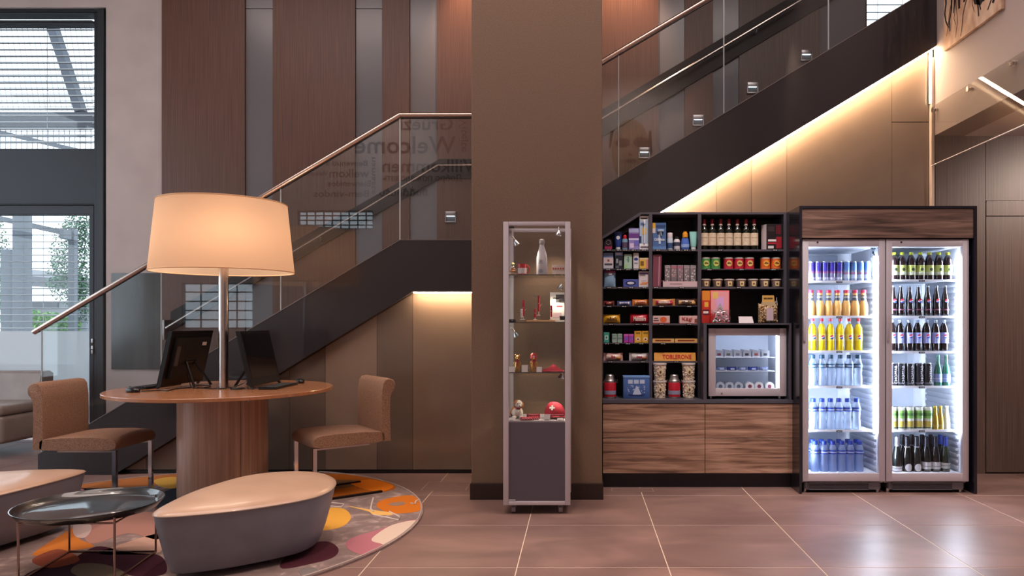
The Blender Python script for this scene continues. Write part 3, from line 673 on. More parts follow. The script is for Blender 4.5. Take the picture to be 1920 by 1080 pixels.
part('shade_rim', MB().tube([(R1*math.cos(t*math.pi/48), R1*math.sin(t*math.pi/48), Z1) for t in range(96)], .004, 6, closed=True), mat('e3b78c', .7), lp)
sp = MB()
for a in (0, 2.09, 4.19): sp.tube([(.03*math.cos(a), .03*math.sin(a), 2.01-LZ), (R1*math.cos(a)*1.0, R1*math.sin(a), 2.09-LZ)], .005, 6)
part('shade_carrier', sp, M_steel, lp)
for a in (1.05, 3.14, 5.24):
    bx_, by_ = .13*math.cos(a), .13*math.sin(a)
    b_ = part('bulb', MB().ball(bx_, by_, 1.93-LZ, .035, None, .045), mat((1, .80, .58), .5, emit=3), lp)
    part('socket', MB().tube([(bx_*.25, by_*.25, 1.97-LZ), (bx_, by_, 2.0-LZ)], .006, 6).lathe([(.016, 1.975-LZ), (.016, 2.005-LZ)], 12, bx_, by_), M_steel, lp)
    l = bpy.data.lights.new('lamp_bulb', 'POINT'); l.energy = 5; l.color = (1, .83, .70); l.shadow_soft_size = .12
    lo = bpy.data.objects.new('lamp_bulb', l); COL.objects.link(lo); lo.location = (TC[0]+bx_*1.6, TC[1]+by_*1.6, 1.86)
# ---- all-in-one computers, keyboards, mice
M_blk = mat('0b0b0d', .3); M_blk2 = mat('17171a', .45); M_scr = mat('08080a', .08, coat=.5)
TZ = .7928
def computer(label, x, y, s, lean, rz):
    """local frame: screen faces +x*s, width along y"""
    t = thing('desktop_computer', label, 'computer', (x, y, TZ), rz)
    hgt, wd, th = .40, .24, .03
    def P(u, z): return (s*(u-lean*z/hgt), z)      # u forward
    def slab(u0, u1, y0, y1, z0, z1, m_=None):
        a = m_ or MB(); vs = []
        for (u, z) in ((u0, z0), (u1, z0), (u1, z1), (u0, z1)):
            for yy in (y0, y1): p = P(u, z); vs.append((p[0], yy, p[1]))
        return a.add(vs, [(0, 2, 4, 6), (1, 7, 5, 3), (0, 1, 3, 2), (2, 3, 5, 4), (4, 5, 7, 6), (6, 7, 1, 0)])
    part('housing', slab(-.014, .012, -wd, wd, .022, hgt+.01), M_blk, t, smooth=False)
    part('back_bulge', slab(-.038, -.0145, -wd+.05, wd-.05, .07, hgt-.04), M_blk2, t, smooth=False)
    part('bezel', slab(.0125, .018, -wd, wd, .022, hgt+.01), mat('1a1a1d', .2), t, smooth=False)
    part('screen', slab(.0185, .0195, -wd+.02, wd-.02, .075, hgt-.012), M_scr, t, smooth=False)
    for yy in (-wd+.012, wd-.012):
        part('front_foot', MB().tube([(P(-.002, .03)[0], yy, .03), (P(.015, 0)[0], yy, .006)], 0, 4, flat=(.01, .006)), M_blk, t)
    part('rear_stand', MB().tube([(P(-.036, .19)[0], -.05, .19), (P(-.16, 0)[0]-s*0.02, -.10, .006)], .009, 8).tube([(P(-.036, .19)[0], .05, .19), (P(-.16, 0)[0]-s*.02, .10, .006)], .009, 8).tube([(P(-.036, .19)[0], -.06, .19), (P(-.036, .19)[0], .06, .19)], .012, 8), M_blk, t)
    part('port_panel', slab(-.0395, -.0385, -wd+.06, -wd+.10, .16, .3), mat('4a4a4e', .4), t, smooth=False)
    vt = MB()
    for i in range(9): slab(-.0395, -.0385, -.08, .09, hgt-.14+.009*i, hgt-.1365+.009*i, vt)
    part('vent_grille', vt, mat('2c2c30', .5), t, smooth=False)
    part('sticker', slab(-.0395, -.0385, .10, .15, hgt-.10, hgt-.075), mat('cfcac6', .5), t, smooth=False)
    return t
computer('black desktop computer seen from behind on the left of the lamp pole', -2.945, 5.375, -1, .092, -.10)
computer('black desktop computer with dark screen facing right on the table', -2.316, 5.375, 1, .092, 0)
def keyboard(label, x, y, rz):
    t = thing('keyboard', label, 'keyboard', (x, y, TZ), rz)
    part('base', MB().box(-.065, .065, -.2, .2, 0, .012, bev=.003), M_blk, t)
    km = MB().box(-.008, .008, -.008, .008, .0, .005, bev=.0015, seg=1).mesh('key', M_blk2)
    for i in range(5):
        for j in range(18): link('key', km, t, (-.046+.023*i, -.185+.0218*j, .0122))
keyboard('black keyboard in front of the right computer screen', -2.20, 5.33, 0)
keyboard('black keyboard left of the left computer', -3.10, 5.34, -.08)
def mouse(label, x, y, rz):
    t = thing('mouse', label, 'computer mouse', (x, y, TZ), rz)
    part('shell', MB().ball(0, 0, .013, .031, .058, .022, 18, 10).box(-.02, .02, -.045, .045, 0, .006, bev=.002), M_blk, t)
    part('wheel', MB().tube([(-.003, .028, .031), (.003, .028, .031)], .009, 12), mat('3a3a3e', .4), t)
    return t
mouse('black mouse behind the right keyboard', -2.18, 5.69, .5)
mouse('black mouse at the left rim of the round table', -3.025, 4.94, 1.25)
def cable(label, pts, nm='cable'):
    P = [Vector(p) for p in pts]; out = []
    for i in range(len(P)-1):
        p = [P[max(i-1, 0)], P[i], P[i+1], P[min(i+2, len(P)-1)]]
        for j in range(6):
            t = j/6; out.append(.5*((2*p[1])+(p[2]-p[0])*t+(2*p[0]-5*p[1]+4*p[2]-p[3])*t*t+(3*p[1]-p[0]-3*p[2]+p[3])*t**3))
    solo('power_cable', MB().tube(out+[P[-1]], .0035, 6), M_blk, label, 'cable')
z = TZ+.004
cable('black cable looping behind the left computer', [(-2.900, 5.374, z+.12), (-2.835, 5.300, z+.04), (-2.761, 5.207, z), (-2.687, 5.282, z), (-2.743, 5.393, z), (-2.798, 5.300, z+.01), (-2.687, 5.189, z), (-2.502, 5.166, z)])
cable('black cable looping behind the right computer', [(-2.372, 5.328, z+.10), (-2.428, 5.263, z+.03), (-2.483, 5.189, z), (-2.409, 5.143, z), (-2.391, 5.207, z), (-2.460, 5.161, z)])
cable('thin mouse cable across the left table edge', [(-2.984, 4.967, z), (-2.891, 5.031, z), (-2.826, 5.004, z), (-2.845, 5.133, z), (-2.798, 5.245, z)])

# ---- cantilever chairs
M_chrome = mat('d6d2d4', .1, 1)
M_fab = grain('brown_tweed', '684838', 'be967a', (330, 330, 330), .9, 2, 0, '93705b', .7, pos=(.28, .5, .72))
def chair(label, x, y, rz):
    """local frame: faces +x, origin at floor centre"""
    t = thing('cantilever_chair', label, 'chair', (x, y, ZR), rz, 'brown cantilever chairs at the lamp table')
    w_, d_ = .235, .27
    m = MB()
    # seat: rounded slab, slightly crowned
    N1 = 10; vs = []; fs = []
    sec = [(-d_, .395), (-d_, .445), (-d_+.02, .462), (-.1, .475), (.1, .478), (d_-.05, .470), (d_-.015, .452), (d_, .425), (d_-.01, .395), (d_-.06, .385), (-d_+.05, .385)]
    ys_ = [-w_, -w_+.008, -w_+.03, -.1, .1, w_-.03, w_-.008, w_]; sc = [.93, .98, 1, 1.01, 1.01, 1, .98, .93]
    for yy, k_ in zip(ys_, sc):
        for u, v in sec: vs.append((u*(.97+.03*min(1, (k_-.93)/.07)), yy, .43+(v-.43)*(k_ if k_ < .99 else 1+(k_-1)*4) - ZR))
    n_ = len(sec)
    for i in range(len(ys_)-1):
        for j in range(n_): fs.append((i*n_+j, i*n_+(j+1) % n_, (i+1)*n_+(j+1) % n_, (i+1)*n_+j))
    fs.append(list(range(n_))); fs.append([(len(ys_)-1)*n_+j for j in range(n_)][::-1])
    m.add(vs, fs); part('seat', m, M_fab, t, ang=50)
    # backrest with a roll at its top rear
    pr = [(-.245, .39), (-.235, .47), (-.232, .60), (-.236, .74), (-.248, .82), (-.268, .846), (-.30, .852), (-.335, .84), (-.352, .81), (-.348, .775), (-.325, .75), (-.312, .72), (-.308, .60), (-.312, .47), (-.315, .39)]
    m = MB(); vs = []; fs = []; n_ = len(pr); cx_ = -.275
    for yy, k_ in zip(ys_, [.86, .96, 1, 1, 1, 1, .96, .86]):
        for u, v in pr: vs.append((cx_+(u-cx_)*k_, yy, .39+(v-.39)*(1-(1-k_)*.12)-ZR))
    for i in range(len(ys_)-1):
        for j in range(n_): fs.append((i*n_+j, i*n_+(j+1) % n_, (i+1)*n_+(j+1) % n_, (i+1)*n_+j))
    fs.append(list(range(n_))); fs.append([(len(ys_)-1)*n_+j for j in range(n_)][::-1])
    m.add(vs, fs); part('backrest', m, M_fab, t, ang=50)
    part('seam', MB().tube([(-.242, -w_+.02, .474-ZR), (-.240, w_-.02, .474-ZR)], .003, 6), mat('2a1c15', .9), t)
    for s_ in (-1, 1):
        yy = s_*(w_-.025)
        part('leg', MB().tube([(d_-.03, yy, .386-ZR), (d_-.03, yy, .006), (d_-.035, yy, .006)], 0, 4, flat=(.013, .013)), M_chrome, t, smooth=False)
        part('floor_runner', MB().tube([(d_-.03+.013, yy, .007), (-.25, yy, .007)], 0, 4, flat=(.013, .007)), mat('3a3434', .2, .9), t, smooth=False)
    part('crossbar', MB().tube([(-.15, -w_+.03, .378-ZR), (-.15, w_-.03, .378-ZR)], 0, 4, flat=(.01, .007)).box(-.15, d_-.03, -w_+.015, -w_+.035, .372-ZR, .384-ZR).box(-.15, d_-.03, w_-.035, w_-.015, .372-ZR, .384-ZR), M_steel, t, smooth=False)
    return t
chair('brown tweed chair with chrome legs left of the lamp table, seat towards the table', -3.44, 5.235, 0)
chair('brown tweed chair with chrome legs at the right side of the lamp table', -1.79, 5.40, math.radians(180+38))

# ---- leather poufs
M_lea = grain('taupe_leather', '777a85', '828590', (7, 7, 7), .42, 4, 0, None, .03, spec=.5)
M_leatop = grain('cream_leather_top', 'bb9880', 'c8a68c', (5, 5, 5), .34, 3, 0, None, .02, spec=.5, coat=.15)
def pouf(label, pts, zc, foot):
    cx_ = sum(p[0] for p in pts)/len(pts); cy_ = sum(p[1] for p in pts)/len(pts)
    t = thing('leather_pouf', label, 'pouf', (cx_, cy_, ZR), group='pebble shaped leather poufs on the rug')
    P = crom([(x-cx_, y-cy_) for x, y in pts], 8); n_ = len(P)
    def ring(off, z): # inset along radius
        out = []
        for x, y in P:
            r = math.hypot(x, y); k_ = (r-off)/r; out.append((x*k_, y*k_, z-ZR))
        return out
    def skinm(rings, captop, capbot):
        m = MB(); vs = [p for r_ in rings for p in r_]; fs = []
        for i in range(len(rings)-1):
            for j in range(n_): fs.append((i*n_+j, i*n_+(j+1) % n_, (i+1)*n_+(j+1) % n_, (i+1)*n_+j))
        if capbot: fs.append(list(range(n_))[::-1])
        if captop: fs.append([(len(rings)-1)*n_+j for j in range(n_)])
        return m.add(vs, fs)
    sd = [(.16, .05), (.10, .046), (.082, .055), (.05, .14), (.02, .25), (.004, .32), (0, zc)]
    part('body', skinm([ring(o, z) for o, z in sd], True, True), M_lea, t, ang=50)
    tops = [ring(-.001, zc), ring(.004, zc+.008)]
    for k_, dz in ((.93, .018), (.82, .028), (.65, .036), (.4, .041), (.12, .043)): tops.append([(x*k_, y*k_, zc+dz-ZR) for x, y in P])
    part('cushion_top', skinm(tops, True, True), M_leatop, t, ang=50)
    rr = ring(-.002, zc+.001); part('piping', MB().tube(rr, .0035, 6, closed=True), mat('8d7b6e', .5), t)
    for fx, fy in foot: part('foot', MB().lathe([(.018, 0), (.02, .038)], 12, fx-cx_, fy-cy_), M_steel, t)
pouf('pebble shaped leather pouf in the front, narrow tip beside the tray table', [(-2.045, 3.50), (-1.93, 3.455), (-1.62, 3.60), (-1.385, 3.86), (-1.40, 4.18), (-1.56, 4.42), (-1.78, 4.46), (-1.97, 4.33), (-2.07, 4.02), (-2.085, 3.72)], .345,
     ((-1.62, 3.83), (-1.95, 3.70), (-1.62, 4.2), (-1.88, 4.2)))
pouf('leather pouf cut off by the left edge behind the tray table', [(-3.03, 4.43), (-3.17, 4.53), (-3.48, 4.45), (-3.85, 4.30), (-4.02, 4.0), (-3.90, 3.62), (-3.60, 3.40), (-3.27, 3.45), (-3.10, 3.82)], .345,
     ((-3.2, 4.3), (-3.25, 3.75), (-3.8, 4.1), (-3.75, 3.7)))
# ---- tray table
M_tray = mat('1d1c1e', .35, 0, coat=.9); M_rod = mat('a08880', .25, 1)
tt = thing('tray_table', 'small round black metal tray table on thin rods between the two poufs', 'side table', (-2.51, 3.745, ZR))
zt = .345-ZR
part('tray', MB().lathe([(.0004, zt-.034), (.285, zt-.034), (.306, zt-.028), (.318, zt-.012), (.330, zt), (.3345, zt), (.334, zt-.004), (.322, zt-.018), (.308, zt-.036), (.285, zt-.042), (.0004, zt-.042)], 72, cap=False), M_tray, tt, ang=40)
c4 = [(-.273, .235), (.198, .235), (.263, -.22), (-.19, -.235)]
for (a, b_) in c4: part('leg', MB().tube([(a, b_, .004), (a, b_, zt-.02)], .0055, 10), M_rod, tt)
for i in (3, 0, 1): part('floor_rod', MB().tube([(*c4[i], .006), (*c4[(i+1) % 4], .006)], .0055, 10), M_rod, tt)
for i in range(4): part('upper_rod', MB().tube([(*c4[i], zt-.047), (*c4[(i+1) % 4], zt-.047)], .0045, 8), M_rod, tt)
# ---- sofa in the left background
M_sofa = grain('taupe_sofa_leather', '8d817b', '9a8e87', (7, 7, 7), .4, 3, 0, None, .03)
so = thing('sofa', 'taupe leather sofa by the garden window at the left edge', 'sofa', (-6.1, 7.0, 0))
so_x1 = -5.30+6.1
def softbox(x0, x1, y0, y1, z0, z1, b=.05): return MB().box(x0, x1, y0, y1, z0, z1, bev=b, seg=4)
part('base', softbox(-1.3, so_x1, -.30, .45, .14, .40, .04), M_sofa, so)
part('seat_cushion', softbox(-1.28, -.26, -.31, .25, .40, .50, .035), M_sofa, so)
part('seat_cushion', softbox(-.25, so_x1, -.31, .25, .40, .50, .035), M_sofa, so)
m = MB(); pr = [(.20, .40), (.24, .74), (.27, .775), (.36, .78), (.42, .75), (.40, .40)]
m.prism(pr, -1.3, so_x1-.05, 'x'); part('backrest', m, M_sofa, so, ang=50)
for a in (-1.2, so_x1-.12):
    for b_ in (-.22, .38): part('leg', MB().lathe([(.014, 0), (.014, .14)], 10, a, b_), M_steel, so)

# ================================================================== SHELF UNIT
M_sh = mat('4b4953', .4); M_shd = mat('121218', .5)
M_oak = grain('rough_oak', '553b31', 'bc9680', (2.2, 2, 34), .5, 9, .9, '8f6c59', .5, pos=(.30, .48, .72))
M_oak2 = grain('dark_rough_oak', '3a2a24', '86675a', (2.2, 2, 34), .5, 9, .9, '5e463c', .5, pos=(.30, .48, .72))
YF_, YK, YD = 5.72, 6.10, 5.555
def s_(px): return wx(px, YF_)
def sz(py): return wz(py, YF_)
ba = thing('shelf_unit', 'black shop shelf unit with slanted top left corner beside the pillar', 'shelf', (0, 0, 0))
xl, xa, xb, xr = .17, (s_(1217), s_(1223)), (s_(1308.5), s_(1315)), (s_(1469.5), s_(1475.5))
zt_ = sz(398); zc = .654
part('back_panel', MB().prism([(xl, zc), (xr[1], zc), (xr[1], zt_), (s_(1200), zt_), (xl, sz(444))], YK-.012, YK), M_shd, ba, smooth=False)
part('side_panel', MB().box(xl, xl+.008, YF_, YK-.013, zc, sz(444)), M_sh, ba, smooth=False)
part('side_panel', MB().box(*xr, YF_, YK-.013, zc, zt_-.017), M_sh, ba, smooth=False)
part('divider', MB().box(*xa, YF_, YK-.013, zc, zt_-.017), M_sh, ba, smooth=False)
part('divider', MB().box(*xb, YF_, YK-.013, zc, zt_-.017), M_sh, ba, smooth=False)
part('top_panel', MB().box(s_(1200), xr[1], YF_, YK-.013, zt_-.016, zt_), M_sh, ba, smooth=False)
part('slanted_top', MB().prism([(xl, sz(444)), (s_(1200), zt_), (s_(1201), zt_-.016), (s_(1201), zt_-.022), (xl, sz(449))], YF_-.002, YK-.013), M_sh, ba, smooth=False)
def shelfb(x0, x1, py, th=.014, m=None):
    part('shelf', MB().box(x0+.0005, x1-.0005, YF_+.002, YK-.013, sz(py)-th, sz(py)), m or M_sh, ba, smooth=False)
C1, C2, C3 = (xl+.008, xa[0]), (xa[1], xb[0]), (xb[1], xr[0])
M_thin = mat('23232b', .2)
for py, th in ((467.5, .014), (504, .006), (538, .014), (573, .006), (606.5, .014), (643, .006), (677, .014)): shelfb(*C1, py, th)
for py, th in ((467.5, .014), (538, .014), (573, .006), (606.5, .014), (642.5, .006), (677, .014)): shelfb(*C2, py, th)
for py, th in ((467.5, .014), (504, .006), (538, .014)): shelfb(*C3, py, th)
# counter and fridge bay
part('counter', MB().box(xl, wx(1487, YD), YD-.005, YK-.013, zc-.004, zc+.02), M_sh, ba, smooth=False)
zb = wz(606, YD)
part('bay_top', MB().box(wx(1319, YD), wx(1484, YD), YD, YK-.013, zb-.012, zb), M_sh, ba, smooth=False)
part('bay_side', MB().box(wx(1319, YD), wx(1325, YD), YD, YK-.013, zc+.02, zb-.012), M_sh, ba, smooth=False)
part('bay_side', MB().box(wx(1480, YD), wx(1484, YD), YD, YK-.013, zc+.02, zb-.012), M_sh, ba, smooth=False)
zm = (zc-.008+.118)/2; xm = wx(1322, YD)
part('carcass', MB().box(xl, wx(1486, YD), YD+.025, YK-.013, .112, zc-.006), M_shd, ba, smooth=False)
for (a, b_) in ((xl+.002, xm-.002), (xm+.002, wx(1486, YD))):
    for (c, d) in ((zm+.002, zc-.010), (.117, zm-.002)):
        part('drawer', MB().box(a, b_, YD, YD+.022, c, d, bev=.0015, seg=1), M_oak, ba, smooth=False)
part('plinth', MB().box(xl, wx(1486, YD), 5.61, 5.63, 0, .112), mat('0c0d18', .35), ba, smooth=False)
# ------- little price tags on the shelf edges
tagb = mat('0a0a0c', .4); tagw = mat('c9cacd', .6)
tgm = MB().box(-.022, .022, 0, .0015, -.007, .007, 0).box(-.015, .004, -.0006, 0, -.002, .002, 1).box(.008, .016, -.0006, 0, -.003, .003, 1).mesh('price_tag', [tagb, tagw], False)
for py, L in ((467.5, (1141, 1160, 1172, 1188, 1207, 1234, 1257, 1271, 1286, 1300, 1350, 1453)), (504, (1140, 1160, 1178, 1192, 1207, 1330, 1390, 1450)), (538, (1142, 1162, 1183, 1208, 1230, 1278, 1385)), (573, (1142, 1170, 1200, 1240, 1292)),
        (606.5, (1145, 1195, 1208, 1240, 1292)), (643, (1138, 1157, 1177, 1202, 1243)), (677, (1144, 1205, 1268))):
    for p in L: link('price_tag', tgm, ba, (s_(p), YF_-.0015 if p != 1 else 0, sz(py)-.006))

# ================================================================== PRODUCTS
YI = 5.745
def iw(px, Y=YI): return wx(px, Y)
def box_item(name, label, cat, px0, px1, py, sh, col, prints=(), texts=(), Y=YI, depth=.06, group=None, rough=.35, bev=.002):
    """carton standing on the shelf whose top edge is at pixel row sh; prints: (u0,v0,u1,v1,colour) on its front"""
    x0, x1 = iw(px0, Y), iw(px1, Y); zb_ = sz(sh) if Y > 5.6 else None
    hgt = (sh-py)*YF_/F*1.0; w_ = (x1-x0)
    t = thing(name, label, cat, ((x0+x1)/2, Y, zb_), group=group)
    part('carton', MB().box(-w_/2, w_/2, 0, depth, 0, hgt, bev=bev, seg=1), mat(col, rough), t, smooth=False)
    if prints:
        m = MB(); ms = []
        for i, (u0, v0, u1, v1, c) in enumerate(prints):
            mm = mat(c, rough)
            if mm not in ms: ms.append(mm)
            if u1 < 0:  # ellipse: (cu, cv, -ru, rv)
                m.prism([((u0-.5)*w_-u1*w_*math.cos(a*.393), v0*hgt+v1*hgt*math.sin(a*.393)) for a in range(16)], -.0006-.0002*i, 0, 'y', ms.index(mm))
            else: m.box((u0-.5)*w_, (u1-.5)*w_, -.0006-.0002*i, 0, v0*hgt, v1*hgt, ms.index(mm))
        part('print', m, ms, t, smooth=False)
    for (s__, u, v, hh_, wdt, c) in texts:
        text(s__, hh_*hgt*1.3, mat(c, .5), t, (u-.5)*w_, -.0028, v*hgt, wdt*w_, bold=.01)
    return t
def lathe_item(name, label, cat, px, sh, parts, Y=YI, group=None, seg=20, zb=None):
    t = thing(name, label, cat, (iw(px, Y), Y+.03, sz(sh) if zb is None else zb), group=group)
    for (pn, prof, m, *rest) in parts:
        sx, sy = rest[0] if rest else (1, 1)
        part(pn, MB().lathe(prof, seg, sx=sx, sy=sy), m, t, ang=40)
    return t
# ---- column 1, top shelf
t = thing('hair_band_pack', 'small dark arch shaped pack with pink bottom, leftmost on the top toiletry shelf', 'pack', (iw(1140.5), YI, sz(467.5)))
w_ = .031; P = [(-w_, 0), (w_, 0), (w_, .055)]+[(w_*math.cos(a*.35), .055+w_*math.sin(a*.35)) for a in range(1, 9)]+[(-w_, .055)]
part('card', MB().prism(P, 0, .02), mat('2a1a22', .4), t); part('band', MB().box(-w_+.002, w_-.002, -.001, 0, .004, .026), mat('a5285a', .4), t)
part('ring', MB().tube([(.017*math.cos(a*.4), -.004, .055+.017*math.sin(a*.4)) for a in range(16)], .004, 6, closed=True), mat('6b6a70', .4), t)
def tube_item(label, px0, px1, py, sh, body, cap, mark=None, inv=False, Y=YI):
    """cosmetic tube standing on its cap: flat crimp on top"""
    w_ = (iw(px1, Y)-iw(px0, Y))/2; hgt = (sh-py)*YF_/F; t = thing('cream_tube', label, 'tube', ((iw(px0, Y)+iw(px1, Y))/2, Y+.02, sz(sh)))
    vs = []; fs = []; n_ = 16; R = [(0.16, .72, .72), (.30, .8, .78), (.7, .95, .5), (.93, 1, .1), (1, 1, .05)]
    for (hh_, a, b_) in R:
        for i in range(n_): q_ = 2*math.pi*i/n_; vs.append((w_*a*math.cos(q_), w_*b_*math.sin(q_)*.8, hgt*hh_))
    for j in range(len(R)-1):
        for i in range(n_): k_ = (i+1) % n_; fs.append((j*n_+i, j*n_+k_, (j+1)*n_+k_, (j+1)*n_+i))
    fs.append(list(range(n_))[::-1]); fs.append([(len(R)-1)*n_+i for i in range(n_)])
    part('body', MB().add(vs, fs), mat(body, .3), t, ang=45)
    part('cap', MB().lathe([(w_*.62, 0), (w_*.66, hgt*.155)], 16, sy=.8), mat(cap, .35), t)
    if mark: part('mark', MB().prism([(w_*.5*math.cos(a*.393), hgt*.66+w_*.5*math.sin(a*.393)) for a in range(16)], -w_*.55, -w_*.5), mat(mark, .4), t)
    return t
tube_item('dark blue cream tube with round white emblem on a white cap', 1152, 1166, 433, 467.5, '27408a', 'd8dde6', 'dfe4ee')
lathe_item('mouthwash_bottle', 'small clear blue bottle with bright red cap between tube and lilac box', 'bottle', 1172, 467.5,
    [('body', [(.022, 0), (.024, .004), (.024, .075), (.019, .088)], mat('7ba3bf', .15), (1, .7)), ('cap', [(.013, .088), (.015, .09), (.015, .112), (.011, .118)], mat('c51f2a', .35)), ('label', [(.0246, .015), (.0246, .06)], mat('5c4a66', .4), (1, .7))])
box_item('hygiene_carton', 'lilac carton with white waves, left of the tall toothbrush pack', 'box', 1179, 1198, 427, 467.5, '8d84c4', [(0, .45, 1, .52, 'd8d5ee'), (0, .55, 1, .75, '6a3c8c'), (.1, .08, .5, .3, 'd9c7e8'), (0, .8, 1, .95, 'a9b3dc'), (.5, .2, 1, .42, '6f6cc0')])
t = box_item('toothbrush_pack', 'tall white blister pack with a toothbrush reaching the slanted shelf top', 'pack', 1199, 1217, 404, 467.5, 'a8bdd6', [(0, 0, 1, .17, 'e6e8ec'), (.1, .04, .95, .10, '6a5f72'), (0, .87, 1, 1, 'e3e7ea'), (.15, .9, .8, .94, '3b3b45'), (.1, .72, .6, .8, '5176ab'), (.28, .45, .72, .64, 'd9b25a'), (0, .2, .2, .4, '2a3a66')])
part('toothbrush', MB().tube([(.0, -.006, .05), (.002, -.006, .14), (0, -.006, .2)], .005, 8).box(-.007, .007, -.016, -.004, .2, .232, bev=.002), mat('dfe7ee', .3), t)
# second shelf
box_item('sewing_kit', 'white and blue carton with pink flash at the left end of second shelf', 'box', 1131.5, 1150, 473, 504, '6d86ba', [(0, .18, 1, .7, 'd9cdd2'), (.1, .22, .9, .34, '41485a'), (0, .04, 1, .18, 'c7cbd8'), (.4, .45, .6, .58, '8c4a55')])
box_item('battery_pack', 'dark blister pack with blue header on the second toiletry shelf', 'pack', 1153, 1168, 472, 504, '1f2736', [(0, .78, 1, 1, '6d8fd0'), (.1, .84, .8, .94, 'd5dded'), (.15, .35, .4, .6, '9aa3ad'), (.5, .2, .85, .5, '8b8f95'), (.1, .05, .5, .2, '5a6570')])
box_item('soap_carton', 'pale mint green carton in the middle of the second toiletry shelf', 'box', 1170, 1185, 476, 504, 'a9cbb8', [(.3, .6, .7, .64, '4d7a70'), (.45, .45, .6, .85, '5d8a80'), (0, 0, .4, .3, '9fc993')])
box_item('deodorant_stick', 'slim white deodorant stick with small blue oval on second shelf', 'deodorant', 1187, 1198, 473, 504, 'd3d3d8', [(.5, .6, -.35, .09, '27408a'), (.2, .3, .8, .4, '8e93a8'), (0, 0, 1, .06, 'b9b5bb')], depth=.03, bev=.006)
box_item('plaster_box', 'yellow and pink carton at the right end of second toiletry shelf', 'box', 1199, 1217, 483, 504, 'e0b64c', [(.65, 0, 1, 1, 'd58f8a'), (.1, .3, .45, .7, '7a5a2a'), (0, .85, 1, 1, 'e8d3a8')])
# third shelf
t = thing('wipes_pouch', 'light blue pouch with magenta top strip, left end of third shelf', 'pouch', (iw(1143.5), YI, sz(538)))
part('pouch', MB().pillow(-.045, .045, 0, .03, 0, .128, crimp=.04), mat('8fb4d3', .3), t, ang=60); part('strip', MB().box(-.044, .044, .0, .03, .112, .131, bev=.003), mat('8a2c63', .35), t)
part('print', MB().box(-.012, .016, -.003, 0, .095, .112), mat('dbe4ee', .4), t)
box_item('condom_box', 'low dark blue carton with white oval starburst on third shelf', 'box', 1168.5, 1196.5, 523, 538, '4a5aa8', [(.5, .5, -.36, .3, '1d2350'), (.5, .5, -.24, .16, 'c9cfe6')])
box_item('plaster_box', 'white carton with purple logo and orange plaster picture on third shelf', 'box', 1197.5, 1217, 508, 538, 'd8d2d8', [(.1, .8, .9, .9, '5c4ba0'), (.15, .15, .8, .22, 'd98a50'), (.3, .24, .95, .31, 'dc9258'), (.2, .38, .7, .42, 'b9aab8')])
# bars and bags
def bar_item(label, px0, px1, py, sh, c1, c2, txt=None, tc='e8e0d8', Y=YI, dep=.035, c3=None, name='chocolate_bar', cat='chocolate bar', tw=.6, crimp=.1):
    x0, x1 = iw(px0, Y), iw(px1, Y); w_ = (x1-x0)/2; hgt = (sh-py)*YF_/F
    t = thing(name, label, cat, ((x0+x1)/2, Y, sz(sh)))
    part('wrapper', MB().pillow(-w_, w_, 0, dep, 0, hgt, crimp=crimp, jag=.001), mat(c1, .28), t, ang=60)
    part('print', MB().pillow(-w_*.72, w_*.72, -.0008, dep*.5, hgt*.22, hgt*.78, 8, 4, .02), mat(c2, .28), t, ang=60)
    if c3: part('print', MB().pillow(w_*.25, w_*.8, -.0014, dep*.5, hgt*.15, hgt*.6, 8, 4, .02), mat(c3, .28), t, ang=60)
    if txt == '#':   # wordmark too small to read: only its ink blocks
        m = MB(); r = random.Random(int(px0)); L = 2*w_*tw*.8; u = -L/2
        while u < L/2: e = r.uniform(.005, .010); m.box(u, u+e, -.0032, -.0022, hgt*.36, hgt*r.uniform(.58, .68)); u += e+.003
        part('print', m, mat(tc, .5), t, smooth=False)
    elif txt: text(txt, hgt*.62, mat(tc, .5), t, 0, -.0022, hgt*.5, 2*w_*tw, bold=.02)
    return t
bar_item('brown wrapped chocolate bar at the left of the top bar shelf', 1132, 1152, 564, 573, '7a2f28', '3a1c18', '#', 'd0563c')
bar_item('blue and silver chocolate bar in the middle of the left bar shelf', 1158, 1184, 564, 573, '4f5a92', 'd9d5dc', '#', '5a4a8a')
bar_item('orange wrapped chocolate bar at the right of the left bar shelf', 1186, 1217, 561, 573, 'd0793f', 'e3a56a', '#', '8a2f20')
bar_item('large red and gold chocolate bar on the right bar shelf', 1224, 1266, 560, 573, 'c98a50', 'a8203a', '#', 'e8ddd0', c3='c4204a')
bar_item('large brown and yellow nut bar at the right end of the right bar shelf', 1267, 1308, 560, 573, '4a2a20', 'd9b27a', '#', '3a1c18', c3='c9a05a')
t = bar_item('yellow candy bag with dark lettering on the left snack shelf', 1131.5, 1163, 589, 606.5, 'e0a92a', 'd89c1c', "m&m's", '3a2416', dep=.05, name='candy_bag', cat='candy bag', tw=.6, crimp=.05)
bar_item('bright red candy bag with white script beside the yellow one', 1182, 1217, 588, 606.5, 'c71f35', 'b5182c', 'Maltesers', 'efe0da', dep=.05, name='candy_bag', cat='candy bag', tw=.66, crimp=.05)
box_item('biscuit_box', 'pink and white biscuit carton with orange disc on the snack shelf', 'box', 1224, 1256, 592, 606.5, 'd8b8b4', [(.62, .5, -.2, .36, 'e2653a'), (.05, .3, .35, .45, '6a3a4a'), (.08, .6, .3, .72, '4a2a44'), (.0, 0, 1, .12, 'b14a4a')])
box_item('wafer_box', 'pale pink wafer carton with red script lettering right on the snack shelf', 'box', 1274, 1308.5, 592, 606.5, 'e0b9b4', [(.82, .1, .96, .6, '8a4a3c'), (0, 0, 1, .08, 'c98a86')], [('K\u00e4gi', .42, .52, .5, .55, 'a81f2e')])
